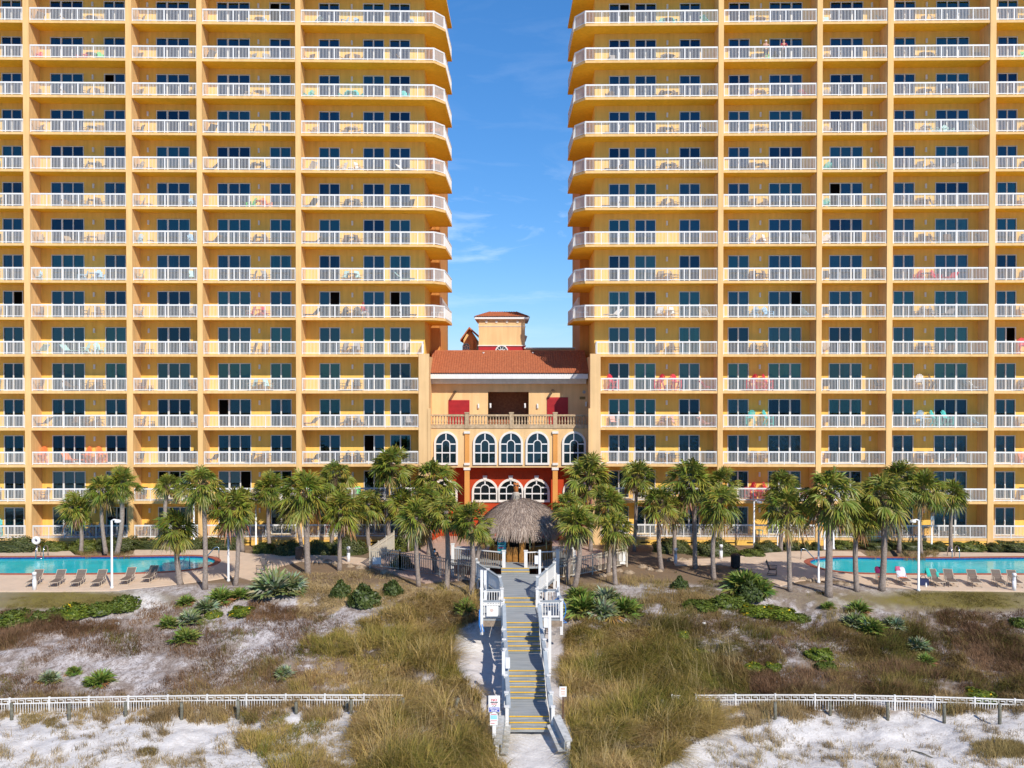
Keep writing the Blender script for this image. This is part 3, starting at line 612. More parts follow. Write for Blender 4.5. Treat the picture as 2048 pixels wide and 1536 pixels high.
for u_, v_ in ((957, 812), (1075, 812), (981, 811), (1050, 811), (859, 812), (1172, 808)):
    mb = MB(); p = P(u_, v_, YU); mb.box(p.x - 0.07, p.x + 0.07, YU - 0.16, YU, p.z - 0.2, p.z + 0.2); mb.box(p.x - 0.04, p.x + 0.04, YU - 0.2, YU - 0.161, p.z - 0.14, p.z + 0.1); mb.build('wall_lamp', WHITE, W0)
for u_, v_ in ((909, 784), (1106, 781)):
    mb = MB(); p = P(u_, v_, YU - 0.8); mb.tube([(p.x, YU - 0.85, p.z), (p.x, YU, p.z)], 0.11, 12); mb.build('roof_spout', mat('dark spout', (0.06, 0.035, 0.02), 0.8), W0)
p = P(1165, 796, YU); mb = MB(); mb.box(p.x - 0.25, p.x + 0.25, YU - 0.03, YU, p.z - 0.12, p.z + 0.12); mb.build('plaque', mat('plaque', (0.2, 0.15, 0.05), 0.6), W0)
p = P(1168, 784, YU); mb = MB(); mb.tube([(p.x, YU - 0.15, p.z), (p.x, YU, p.z)], 0.14, 12); mb.build('round_lamp', METALG, W0)
# cornice and roof
YE = 77.6; el, er = XU(858, YE), XU(1176, YE)
mb = MB(); mb.box(el, er, YE, YE + 0.25, ZV(757.5, YE), ZV(747.5, YE)); mb.build('white_fascia', WHITE, W0)
mb = MB(); mb.box(el + 0.1, er - 0.1, YE + 0.5, YU + 0.1, ZV(763, YE + 0.5), ZV(756, YE + 0.5)); mb.box(el + 0.1, er - 0.1, YE + 0.8, YU + 0.1, ZV(767.5, YE + 0.8), ZV(763, YE + 0.8) - 0.002); mb.build('cornice', TRIM, W0)
def tile_roof(mb, x0, x1, y0, z0, x2, x3, y1, z1, pitch=0.21, rows=22, h=0.055):
    """barrel tiles: a corrugated sheet from the eave (x0..x1, y0, z0) up to the ridge (x2..x3, y1, z1), courses stepped"""
    nx = int((x1 - x0) / pitch) * 6; xs = [x0 + (x1 - x0) * i / nx for i in range(nx + 1)]; vs, fs = [], []
    L = rows * 2
    for j in range(rows):
        for e in (0, 1):
            t = (j + e) / rows
            for i, xx in enumerate(xs):
                xa = max(x0 + (x2 - x0) * t, min(x1 + (x3 - x1) * t, xx)); ph = (i % 6) / 6
                vs.append((xa, y0 + (y1 - y0) * t, z0 + (z1 - z0) * t + h * abs(math.sin(math.pi * ph)) + (0.035 if e == 0 else 0)))
    for j in range(L - 1):
        for i in range(nx): a = j * (nx + 1) + i; fs.append((a, a + 1, a + nx + 2, a + nx + 1))
    mb.add(vs, fs)
YG = 81.8
mb = MB(); tile_roof(mb, el - 0.1, er + 0.1, YE - 0.12, ZV(747.5, YE), XU(866, YG), XU(1169, YG), YG, ZV(703, YG)); mb.build('tile_roof', TILE, W0)
mb = MB(); mb.tube([(XU(866, YG), YG, ZV(703, YG)), (XU(1169, YG), YG, ZV(703, YG))], 0.12, 8); mb.add([(el, YE + 0.1, ZV(748, YE)), (er, YE + 0.1, ZV(748, YE)), (XU(1169, YG), YG, ZV(703.5, YG) - 0.1), (XU(866, YG), YG, ZV(703.5, YG) - 0.1)], [(0, 1, 2, 3)]); mb.box(XU(866, YG), XU(1169, YG), YG, YG + 8, ztop, ZV(705, YG)); mb.build('roof_ridge', TILE, W0)
for u_, v_ in ((967, 710), (1066, 710)):
    yy = 81.3; p = P(u_, v_, yy); mb = MB(); mb.tube([(p.x, yy, p.z - 0.4), (p.x, yy, p.z + 0.2)], 0.06, 8)
    for k in range(3): a = k * 2.094 + 0.5; mb.bar((p.x, yy, p.z), (p.x + 0.24 * math.cos(a), yy + 0.24 * math.sin(a), p.z - 0.15), 0.05, 0.05)
    mb.tube([(p.x, yy, p.z + 0.2), (p.x, yy, p.z + 0.26)], 0.1, 8); mb.build('roof_vent', WHITE, W0)

# lift tower and gabled wing behind
YB = 83.2
B0 = thing('lift_tower', 'square peach tower with hipped terracotta roof and red band behind the wing', 'building')
x0, x1 = XU(957.5, YB), XU(1050, YB); mb = MB(); mb.box(x0, x1, YB, YB + 7, ZV(691, YB), ZV(637, YB)); mb.build('wall', STUCCO2, B0)
mb = MB(); mb.box(x0 - 0.01, x1 + 0.01, YB - 0.01, YB + 7.01, 6, ZV(691, YB)); mb.build('red_band', SHUTTER, B0)
mb = MB(); mb.box(x0 - 0.08, x1 + 0.08, YB - 0.1, YB + 7.1, ZV(692, YB), ZV(690, YB)); mb.box(x0 - 0.05, x1 + 0.05, YB - 0.05, YB + 7.05, ZV(653, YB), ZV(652, YB)); mb.build('moulding', TRIM, B0)
e = 0.36; zf0, zf1 = ZV(638.5, YB), ZV(634.5, YB); mb = MB(); mb.box(x0 - e, x1 + e, YB - e, YB + 7 + e, zf0, zf1); mb.build('white_fascia', WHITE, B0)
mb = MB(); cy = YB + 3.5; zr = ZV(624, cy)
A = [(x0 - e - 0.08, YB - e - 0.08, zf1), (x1 + e + 0.08, YB - e - 0.08, zf1), (x1 + e + 0.08, YB + 7 + e, zf1), (x0 - e - 0.08, YB + 7 + e, zf1)]; rr0, rr1 = (XU(980, cy), cy, zr), (XU(1032, cy), cy, zr)
tile_roof(mb, A[0][0], A[1][0], A[0][1], zf1, rr0[0], rr1[0], cy, zr, 0.22, 10); mb.add(A + [rr0, rr1], [(1, 2, 5), (2, 3, 4, 5), (3, 0, 4)]); mb.build('hip_roof', TILE, B0)
for u_ in (973, 993, 1014, 1035): p = P(u_, 643.5, YB); mb = MB(); mb.tube([(p.x, YB - 0.08, p.z), (p.x, YB, p.z)], 0.12, 10); mb.build('medallion', TRIM, B0)
cx, zc, rr_ = XU(1003.5, YB), ZV(703, YB), 13 / FPX * YB
f = MB(); [f.xprism([a, b, c_, d_], YB - 0.2, YB - 0.011) for a, b, c_, d_ in zip(arc(cx, zc, rr_, 0, math.pi, 18)[:-1], arc(cx, zc, rr_, 0, math.pi, 18)[1:], arc(cx, zc, rr_ * 0.83, 0, math.pi, 18)[1:], arc(cx, zc, rr_ * 0.83, 0, math.pi, 18)[:-1])]
for k in range(1, 5): a = math.pi * k / 5; f.bar((cx + 0.3 * rr_ * math.cos(a), YB - 0.08, zc + 0.3 * rr_ * math.sin(a)), (cx + 0.85 * rr_ * math.cos(a), YB - 0.08, zc + 0.85 * rr_ * math.sin(a)), 0.07, 0.05)
[f.xprism([a, b, c_, d_], YB - 0.12, YB - 0.03) for a, b, c_, d_ in zip(arc(cx, zc, rr_ * 0.38, 0, math.pi, 10)[:-1], arc(cx, zc, rr_ * 0.38, 0, math.pi, 10)[1:], arc(cx, zc, rr_ * 0.28, 0, math.pi, 10)[1:], arc(cx, zc, rr_ * 0.28, 0, math.pi, 10)[:-1])]
o = f.build('fan_window', WHITE, B0); g = MB(); g.xprism(arc(cx, zc, rr_ * 0.85, 0, math.pi, 18), YB - 0.05, YB - 0.02); g.build('pane', DARKGLASS, o)
YGW = 90.4
G0 = thing('gabled_wing', 'gabled wing in shade behind the left side of the lift tower', 'building')
mb = MB(); gx0, gx1, ga = XU(927, YGW), XU(962, YGW), XU(939, YGW); zg0, zg1, zg2 = ZV(710, YGW) - 2, ZV(679, YGW), ZV(658, YGW)
mb.xprism([(gx0, zg0), (XU(953, YGW), zg0), (XU(953, YGW), zg1), (ga, zg2), (gx0, zg1)], YGW, YGW + 6); mb.build('wall', STUCCO, G0)
mb = MB(); mb.xprism([(gx0 - 0.3, zg1 - 0.2), (ga, zg2), (ga, zg2 + 0.2), (gx0 - 0.3, zg1)], YGW - 0.5, YGW + 6); mb.xprism([(ga, zg2), (XU(962, YGW), zg1), (XU(962, YGW), zg1 + 0.2), (ga, zg2 + 0.2)], YGW - 0.5, YGW + 6); mb.build('roof', TILE, G0)
arch_window(G0, XU(932.5, YGW), ZV(706, YGW), 0.75, ZV(686, YGW) - ZV(706, YGW), YGW)
mb = MB(); mb.box(XU(941, YGW), XU(947, YGW), YGW - 0.5, YGW - 0.02, zg0, zg1); mb.build('pillar', STUCCO2, G0)
YP = 82.6
Q0 = thing('parapet_block', 'low flat parapet with white rim behind the right end of the terracotta roof', 'building')
mb = MB(); mb.box(XU(1049, YP), XU(1150, YP), YP, YP + 6, 5, ZV(697, YP)); mb.build('wall', STUCCO2, Q0)
mb = MB(); mb.box(XU(1048, YP), XU(1150, YP), YP - 0.15, YP + 6.1, ZV(697, YP), ZV(695, YP)); mb.build('rim', TRIM, Q0)
mb = MB(); mb.xprism([(XU(1050, YB + 2), ZV(669, YB)), (XU(1054.5, YB + 2), ZV(671, YB)), (XU(1051, YB + 2), ZV(682, YB)), (XU(1050, YB + 2), ZV(682, YB))], YB + 1.5, YB + 2.5); mb.build('bracket', TRIM, B0)

# ------------------------------------------------------------------ boardwalk from the beach up to the thatched bar
def xc(Y): return 0.82 - 0.033 * (Y - 42)
BW = thing('boardwalk', 'grey wooden boardwalk stairs with yellow striped steps climbing from the beach', 'boardwalk', (0, 0, 0))
HW = 0.94
def bpt(off, Y, z): return (xc(Y) + off, Y, z)
def plank(name, Y0, Y1, z, hw=HW, th=0.06, parent=BW, m=None, riser=0.0):
    mb = MB(); vs = [bpt(-hw, Y0, z - th), bpt(hw, Y0, z - th), bpt(hw, Y1, z - th), bpt(-hw, Y1, z - th), bpt(-hw, Y0, z), bpt(hw, Y0, z), bpt(hw, Y1, z), bpt(-hw, Y1, z)]
    mb.add(vs, [(0, 3, 2, 1), (4, 5, 6, 7), (0, 1, 5, 4), (1, 2, 6, 5), (2, 3, 7, 6), (3, 0, 4, 7)])
    if riser: mb.add([bpt(-hw, Y0 + 0.03, z - riser), bpt(hw, Y0 + 0.03, z - riser), bpt(hw, Y0 + 0.03, z - th), bpt(-hw, Y0 + 0.03, z - th)], [(0, 1, 2, 3)])
    return mb.build(name, m or GREYB, parent)
RISE, RUN = 0.17, 0.30
def nosing(Y, z, par):
    mb = MB(); mb.add([bpt(-HW, Y - 0.012, z - 0.03), bpt(HW, Y - 0.012, z - 0.03), bpt(HW, Y - 0.012, z + 0.006), bpt(-HW, Y - 0.012, z + 0.006), bpt(-HW, Y + 0.05, z + 0.006), bpt(HW, Y + 0.05, z + 0.006)], [(0, 1, 2, 3), (3, 2, 5, 4)])
    mb.build('nosing', YELLOW, par)
ZST = []                                                   # (Y, z) profile of the walking line
z = -3.0 - RISE; Y = 41.55
def flight(n, land):
    global z, Y
    for i in range(n):
        z += RISE; last = i == n - 1; Y1 = Y + (land if last else RUN)
        if last:                                           # landing in boards of its own
            o = plank('landing', Y, Y1, z, riser=RISE)
        else: o = plank('stair_tread', Y, Y1, z, riser=RISE)
        nosing(Y, z, o); ZST.append((Y, z)); Y = Y1
flight(3, 1.95); flight(6, 2.75); flight(7, 2.9); flight(3, 6.05)
ZST.append((Y, z)); ZW = z; YW = Y
def zst(y): return float(np.interp(y, [a for a, b in ZST], [b for a, b in ZST]))
# flared upper platform in front of the bar
mb = MB(); mb.prism([(xc(54.6) - 1.05, 54.6), (xc(54.6) + 1.2, 54.6), (xc(58.6) + 2.5, 58.6), (xc(60) + 2.6, 60.0), (xc(60) - 2.7, 60.0), (xc(58.6) - 2.55, 58.6)], ZW - 0.1, ZW - 0.004); mb.build('platform', GREYB, BW)
# solid board railings beside the flights
def side_rail(sg, ys, h=0.95):
    off = sg * (HW + 0.05)
    for a, b in zip(ys[:-1], ys[1:]):
        za, zb = zst(a), zst(b); mb = MB()
        for j in range(6):
            f0 = 0.06 + j * (h - 0.1) / 6; f1 = f0 + (h - 0.1) / 6 - 0.012
            vs = [bpt(off - 0.02, a, za + f0), bpt(off + 0.02, a, za + f0), bpt(off + 0.02, a, za + f1), bpt(off - 0.02, a, za + f1), bpt(off - 0.02, b, zb + f0), bpt(off + 0.02, b, zb + f0), bpt(off + 0.02, b, zb + f1), bpt(off - 0.02, b, zb + f1)]
            mb.add(vs, [(0, 1, 2, 3), (7, 6, 5, 4), (0, 4, 5, 1), (1, 5, 6, 2), (2, 6, 7, 3), (3, 7, 4, 0)])
        mb.bar(bpt(off, a, za + h), bpt(off, b, zb + h), 0.2, 0.05); mb.build('side_rail', GREYR, BW)
    for y in ys:
        zz = zst(y); zg = float(zt(xc(y) + off, y)) - 0.1; mb = MB(); o2 = off + sg * 0.075
        mb.box(xc(y) + o2 - 0.075, xc(y) + o2 + 0.075, y - 0.075, y + 0.075, min(zg, zz - 0.3), zz + h + 0.06); mb.box(xc(y) + o2 - 0.11, xc(y) + o2 + 0.11, y - 0.11, y + 0.11, zz + h + 0.06, zz + h + 0.1); mb.build('rail_post', WHITE, BW)
RY = [41.55, 42.4, 44.2, 45.8, 47.2, 48.5, 50.4]
side_rail(-1, RY); side_rail(1, RY)
def pick_rail(name, pts, h=1.0, topm=GREYR, post=1.6):
    """white picket railing with a grey top board along (off, Y) points"""
    mb = MB(); t = MB()
    for (o0, y0, z0), (o1, y1, z1) in zip(pts[:-1], pts[1:]):
        a, b = Vector(bpt(o0, y0, z0)), Vector(bpt(o1, y1, z1)); L = (b - a).length; d = (b - a) / L
        t.bar(a + Vector((0, 0, h)), b + Vector((0, 0, h)), 0.17, 0.045)
        mb.bar(a + Vector((0, 0, h - 0.08)), b + Vector((0, 0, h - 0.08)), 0.05, 0.1); mb.bar(a + Vector((0, 0, 0.12)), b + Vector((0, 0, 0.12)), 0.05, 0.1)
        k = max(2, round(L / 0.15))
        for i in range(1, k): p = a + d * (L * i / k); mb.bar(p + Vector((0, 0, 0.17)), p + Vector((0, 0, h - 0.13)), 0.05, 0.04, up=d)
    o = mb.build(name, WHITE, BW); t.build('top_rail', topm, o); return o
def bpost(off, Y, z0, z1, w=0.15):
    mb = MB(); x = xc(Y) + off; mb.box(x - w / 2, x + w / 2, Y - w / 2, Y + w / 2, z0, z1); mb.box(x - w / 2 - 0.03, x + w / 2 + 0.03, Y - w / 2 - 0.03, Y + w / 2 + 0.03, z1, z1 + 0.04); return mb.build('rail_post', WHITE, BW)
ZC = zst(52.0)
for sg in (-1, 1):                                         # the two square side platforms
    mb = MB(); a, b = sorted((sg * (HW + 0.02), sg * 2.3)); vs = [bpt(a, 50.5, 0)[:2], bpt(b, 50.5, 0)[:2], bpt(b, 53.2, 0)[:2], bpt(a, 53.2, 0)[:2]]
    mb.prism(vs, ZC - 0.1, ZC - 0.01); mb.build('platform', GREYB, BW)
    mb = MB(); vs = [bpt(a + 0.05, 50.45, 0)[:2], bpt(b - 0.02, 50.45, 0)[:2], bpt(b - 0.02, 50.55, 0)[:2], bpt(a + 0.05, 50.55, 0)[:2]]; mb.prism(vs, ZC - 0.42, ZC - 0.11); mb.build('skirt_board', WOODW, BW)
    pick_rail('picket_railing', [(sg * (HW + 0.1), 50.55, ZC), (sg * 2.25, 50.55, ZC)]); pick_rail('picket_railing', [(sg * 2.25, 50.6, ZC), (sg * 2.25, 53.1, ZC)]); pick_rail('picket_railing', [(sg * 2.25, 53.15, ZC), (sg * (HW + 0.1), 53.15, ZC)])
    for o_, y_ in ((2.25, 50.55), (HW + 0.1, 50.55), (2.25, 53.15), (HW + 0.1, 53.15)): bpost(sg * o_, y_, ZC - 0.9, ZC + 1.06, 0.17)
    pick_rail('picket_railing', [(sg * 1.15, 54.6, ZW), (sg * 2.5, 58.7, ZW)]); pick_rail('picket_railing', [(sg * 2.5, 58.7, ZW), (sg * 2.62, 59.9, ZW)])
    pick_rail('picket_railing', [(sg * (HW + 0.1), 53.3, ZC + 0.2), (sg * 1.15, 54.6, ZW)])
    for o_, y_ in ((1.15, 54.6), (1.85, 56.7), (2.5, 58.7), (2.62, 59.9)): bpost(sg * o_, y_, ZW - 0.9, ZW + 1.06, 0.16)
# two steps up to the bar deck, and the deck
for i in range(2):
    o = plank('stair_tread', 60.0 + 0.3 * i, 60.3 + 0.3 * i, ZW + RISE * (i + 1), riser=RISE); nosing(60.0 + 0.3 * i, ZW + RISE * (i + 1), o)
ZT = ZW + 2 * RISE
mb = MB(); mb.prism([(-4.2, 62.0), (-0.75, 60.6), (1.25, 60.6), (3.3, 60.9), (4.6, 62.5), (4.6, 68), (-4.2, 68)], ZT - 0.1, ZT); mb.build('bar_deck', GREYB, BW)
def deck_rail(pts):
    mb = MB(); t = MB()
    for a, b in zip(pts[:-1], pts[1:]):
        a, b = Vector(a), Vector(b); L = (b - a).length; d = (b - a) / L
        t.bar(a + Vector((0, 0, 1.0)), b + Vector((0, 0, 1.0)), 0.13, 0.06); t.bar(a + Vector((0, 0, -0.05)), b + Vector((0, 0, -0.05)), 0.05, 0.12)
        k = max(2, round(L / 0.17))
        for i in range(1, k): p = a + d * (L * i / k); mb.bar(p, p + Vector((0, 0, 0.97)), 0.04, 0.04, up=d)
    o = mb.build('picket_railing', WOODW, BW); t.build('top_rail', WHITE, o)
deck_rail([(-4.1, 62.2, ZT), (-0.62, 60.62, ZT)]); deck_rail([(1.03, 60.62, ZT), (3.1, 60.95, ZT), (4.3, 62.3, ZT)])
for x_, y_, h_ in ((-4.1, 62.2, 1.25), (-0.55, 60.55, 1.1), (0.93, 60.55, 1.1), (3.1, 60.95, 1.1), (4.3, 62.3, 1.1)):
    mb = MB(); mb.box(x_ - 0.11, x_ + 0.11, y_ - 0.11, y_ + 0.11, ZT - 1.0, ZT + h_); mb.box(x_ - 0.14, x_ + 0.14, y_ - 0.14, y_ + 0.14, ZT + h_, ZT + h_ + 0.05); mb.build('rail_post', WHITE, BW)

# ------------------------------------------------------------------ thatched bar
TX, TY = 0.62, 64.2
TB = thing('tiki_bar', 'round thatched bar hut at the top of the boardwalk', 'bar hut', (TX, TY, ZT))
def roofprof(r): return 4.55 - 0.35 * r - 0.30 * r * r * 0.62    # height over the deck at radius r
RX, RYT = 3.05, 2.85
def thatch_pt(a, f, lift=0.0):
    bump = 1 + 0.035 * math.sin(5 * a + 1) + 0.03 * math.sin(11 * a); ex = RX
    r = f * bump; zz = 4.1 - 1.75 * (f ** 2.1) + lift
    return Vector((ex * r * math.cos(a), RYT * r * math.sin(a), zz))
mb = MB(); N = 40; vs = [thatch_pt(2 * math.pi * k / N, f) for f in (0.03, 0.15, 0.3, 0.45, 0.6, 0.75, 0.9, 1.0) for k in range(N)] + [thatch_pt(2 * math.pi * k / N, 0.95, -0.35) for k in range(N)]
mb.add(vs, [(i * N + k, i * N + (k + 1) % N, (i + 1) * N + (k + 1) % N, (i + 1) * N + k) for i in range(8) for k in range(N)])
rt = random.Random(5)
for i in range(9000):                                      # straw laid down the slope, ragged at the eave
    f = math.sqrt(rt.uniform(0.0, 1.06)); a = rt.uniform(0, 2 * math.pi); f1 = min(f + rt.uniform(0.08, 0.2), 1.14); da = rt.uniform(-0.09, 0.09)
    p0 = thatch_pt(a, f, rt.uniform(0.01, 0.05)); p1 = thatch_pt(a + da, f1, rt.uniform(-0.02, 0.11) - (0.5 * (f1 - 0.98) * 3 if f1 > 0.98 else 0))
    t = Vector((-math.sin(a), math.cos(a), 0)) * rt.uniform(0.012, 0.03); mb.add([p0 - t, p0 + t, p1 + t * 0.4, p1 - t * 0.4], [(0, 1, 2, 3)], rt.choice((0, 0, 1, 2)))
mb.build('thatch_roof', [THATCH, mat('thatch pale', (0.46, 0.37, 0.30), 0.95, 0.15, 6), mat('thatch dark', (0.18, 0.135, 0.11), 0.95, 0.15, 6)], TB)
mb = MB()
for k in range(8): a = 2 * math.pi * (k + 0.5) / 8; mb = MB(); x, y = 2.3 * math.cos(a), 2.1 * math.sin(a); mb.tube([(x, y, -0.1), (x, y, 2.75)], 0.09, 10); mb.build('post', WOODO, TB)
mb = MB(); mb.box(-0.12, 0.33, -2.2, -1.95, 0, 2.6); mb.build('carved_post', WOODO, TB)
mb = MB()
for a0, a1 in ((3.35, 4.15), (4.98, 6.15), (0.2, 2.9)):
    pl = [(2.2 * math.cos(a0 + (a1 - a0) * i / 8), 2.0 * math.sin(a0 + (a1 - a0) * i / 8)) for i in range(9)]; pi_ = [(x * 0.9, y * 0.9) for x, y in pl]
    mb.prism(pl + pi_[::-1], 0, 1.02, 0); mb.prism([(x * 1.06, y * 1.06) for x, y in pl] + [(x * 0.82, y * 0.82) for x, y in pl][::-1], 1.025, 1.09, 1)
mb.build('bar_counter', [WOODO, WOODW], TB)
for sg in (0, 1):
    mb = MB(); x = -1.0 + 0.42 * sg; mb.box(x, x + 0.38, -2.02, -1.97, 0.02, 1.05); mb.box(x + 0.04, x + 0.34, -2.04, -2.021, 0.1, 0.97); mb.build('half_door', WOODO, TB)
mb = MB(); mb.box(-1.62, -1.02, -2.12, -2.08, 0.62, 2.15); o = mb.build('menu_board', mat('board teal', (0.01, 0.13, 0.22), 0.4, 0.4, 3), TB)
mb = MB()
for k in range(9): mb.box(-1.56, -1.56 + rt.uniform(0.25, 0.5), -2.126, -2.121, 0.7 + 0.15 * k, 0.74 + 0.15 * k, k % 3)
mb.build('menu_lines', [SIGNC, mat('menu green', (0.02, 0.35, 0.22), 0.5), SIGNR], o)
mb = MB(); mb.lathe([(1.2, 0), (1.2, 2.9), (0.9, 3.2)], 16); mb.build('bar_shade_core', mat('bar shade', (0.03, 0.025, 0.02), 0.8, 0.3, 3), TB)  # dark core stands in for the shade under the thatch
for x_ in (0.62, 1.75): mb = MB(); mb.tube([(x_, -2.25, 0.95), (x_, -2.25, 2.5)], 0.035, 8); mb.build('awning_pole', mat('bamboo', (0.5, 0.5, 0.25), 0.6), TB)
# owl figure of wood and straw on the ridge
p = thatch_pt(-1.5, 0.06); OW = thing('owl_figure', 'carved orange headed owl figure with straw body on top of the thatched roof', 'statue', (TX - 0.33, TY - 0.1, ZT + 3.98))
mb = MB(); mb.lathe([(0.05, 0.62), (0.16, 0.66), (0.165, 0.9), (0.2, 1.02), (0.19, 1.2), (0.1, 1.27), (0.02, 1.28)], 12); mb.lathe([(0.0, 1.2), (0.06, 1.24), (0.0, 1.36)], 6, (-0.13, -0.02, 0)); mb.lathe([(0.0, 1.2), (0.06, 1.24), (0.0, 1.36)], 6, (0.13, -0.02, 0)); mb.lathe([(0.0, 0.95), (0.04, 1.02), (0.0, 1.08)], 6, (0, -0.2, 0))
hd = mb.build('head', mat('carved orange wood', (0.50, 0.16, 0.04), 0.7, 0.25, 14), OW, True)
for sg in (-1, 1): mb = MB(); mb.lathe([(0.0, -0.075), (0.06, -0.04), (0.07, 0), (0.06, 0.04), (0, 0.075)], 10, (sg * 0.085, -0.165, 1.12)); mb.build('eye', BLACK, hd)
mb = MB(); mb.lathe([(0.3, -0.02), (0.2, 0.12), (0.18, 0.3), (0.27, 0.42), (0.25, 0.55), (0.13, 0.68)], 12)
for i in range(260): a = rt.uniform(0, 6.28); z0 = rt.uniform(0.1, 0.65); r0 = 0.24; q = Vector((r0 * math.cos(a), r0 * math.sin(a), z0)); e = q + Vector((0.1 * math.cos(a), 0.1 * math.sin(a), -rt.uniform(0.15, 0.3))); t = Vector((-math.sin(a), math.cos(a), 0)) * 0.012; mb.add([q - t, q + t, e], [(0, 1, 2)])
mb.build('body', mat('figure straw', (0.45, 0.40, 0.33), 0.95, 0.2, 12), OW)
for sg in (-1, 1): mb = MB(); mb.tube([(sg * 0.22, 0, 0.4), (sg * 0.33, -0.02, 0.2), (sg * 0.42, -0.02, 0.0)], [0.07, 0.05, 0.02], 7); mb.build('wing', mat('wing dark', (0.08, 0.06, 0.07), 0.8), OW)
mb = MB()
for i in range(160): a = rt.uniform(0, 6.28); q = Vector((0.18 * math.cos(a), 0.18 * math.sin(a), rt.uniform(0.02, 0.2))); e = Vector((0.46 * math.cos(a), 0.46 * math.sin(a), -0.16 + rt.uniform(-0.05, 0.1))); t = Vector((-math.sin(a), math.cos(a), 0)) * 0.02; mb.add([q - t, q + t, e + t, e - t], [(0, 1, 2, 3)])
mb.build('straw_collar', mat('fresh straw', (0.60, 0.42, 0.20), 0.9, 0.15, 12), OW)

# ------------------------------------------------------------------ palms
def fan_mesh(name, seed, n_leaf=44, pet=0.62, fan=1.05, blades=19, up=88, down=-40, ncol=((0.095, 0.14, 0.016), (0.23, 0.24, 0.036)), old=(0.26, 0.20, 0.07), wide=0.038, droop=0.3, dead=0.1, silver=None, flat=1.0, rollr=0.5, sway=0.0):
    r = random.Random(seed); V, Q, K = [], [], []
    def quad(pts, c):
        o = len(V); V.extend(pts); Q.append((o, o + 1, o + 2, o + 3)); K.extend([c] * 4)
    for i in range(n_leaf):
        t = (i + 0.5) / n_leaf; az = i * 2.39996 + r.uniform(-0.25, 0.25); el = R(up + (down - up) * t ** 0.9 + r.uniform(-12, 12))
        d = Vector((math.cos(az) * math.cos(el), math.sin(az) * math.cos(el), math.sin(el) * flat)); L = pet * r.uniform(0.6, 1.15) * (0.75 + 0.3 * t) * (1 + sway * math.cos(az - seed)); F = fan * r.uniform(0.8, 1.12)
        sd_ = d.cross(Vector((0, 0, 1))); sd_ = sd_.normalized() if sd_.length > 0.01 else Vector((1, 0, 0)); n = sd_.cross(d).normalized()
        roll = r.uniform(-rollr, rollr); sd_, n = sd_ * math.cos(roll) + n * math.sin(roll), n * math.cos(roll) - sd_ * math.sin(roll)
        tip = d * L - Vector((0, 0, 0.10 * L * L)); k = r.random(); isold = t > 1 - dead
        base = [ncol[0][j] + (ncol[1][j] - ncol[0][j]) * k for j in range(3)]
        if silver and r.random() < 0.5: base = [base[j] * 0.4 + silver[j] * 0.6 for j in range(3)]
        if isold: base = [old[j] * r.uniform(0.6, 1.1) for j in range(3)]
        pc = [0.16, 0.17, 0.05] if not isold else [0.2, 0.14, 0.07]; w = n * 0.012 + sd_ * 0.016
        quad([w * 0.8, -w * 0.8, tip - w, tip + w], pc)
        dd = (d - Vector((0, 0, 0.10 + 0.18 * t))).normalized(); n2 = sd_.cross(dd).normalized()
        for j in range(blades):
            f = (j + 0.5) / blades * 2 - 1; ang = f * 1.95 + r.uniform(-0.05, 0.05)
            bd = dd * math.cos(ang) + sd_ * math.sin(ang) - n2 * (0.25 * abs(f)) + n2 * 0.12 * (1 - abs(f)); ln = F * (1.0 - 0.38 * abs(f)) * r.uniform(0.88, 1.08)
            ws = bd.cross(n2).normalized() * wide; fold = n2 * (wide * 0.6 * (1 if j % 2 else -1)); dr = Vector((0, 0, droop * ln * ln * r.uniform(0.6, 1.2) * (1.6 if isold else 1)))
            m = tip + bd * ln * 0.55 - dr * 0.25; e = tip + bd * ln * 0.97 - dr; c = [x * r.uniform(0.8, 1.2) for x in base]; ce = [c[0] * 1.25, c[1] * 1.1, c[2]]
            quad([tip, tip + bd * 0.02, m + ws + fold, m - ws - fold], c); o = len(V)
            quad([m - ws - fold, m + ws + fold, e + ws * 0.12, e - ws * 0.12], ce)
    return npmesh(name, np.array([tuple(v) for v in V]), np.array(Q), np.array(K), LEAF)
CROWNS = [fan_mesh('crown', 100 + i, n_leaf=(58, 52, 64, 56, 48, 60)[i], pet=(0.92, 0.85, 0.98, 0.9, 0.88, 1.0)[i], fan=(0.78, 0.82, 0.74, 0.8, 0.85, 0.76)[i], blades=17, wide=0.034, rollr=1.0, sway=(0.25, 0.1, 0.3, 0.2, 0.35, 0.15)[i], droop=(0.5, 0.6, 0.4, 0.5, 0.45, 0.7)[i], dead=(0.08, 0.15, 0.05, 0.1, 0.16, 0.08)[i], down=(-62, -66, -58, -60, -50, -68)[i]) for i in range(6)]
def trunk_mesh(top, r0, seed):
    r = random.Random(seed); mb = MB(); n = 14; pts, rs = [], []; bow = Vector((r.uniform(-0.26, 0.26), r.uniform(-0.15, 0.15), 0))
    for i in range(n + 1):
        t = i / n; pts.append(Vector(top) * t + bow * math.sin(math.pi * t)); rs.append(r0 * (1.0 - 0.16 * t + 0.28 * math.exp(-t * 14)) * (1 + 0.04 * math.sin(i * 2.3 + seed)))
    mb.tube(pts, rs, 12); return mb.mesh('trunk', TRUNK, True)
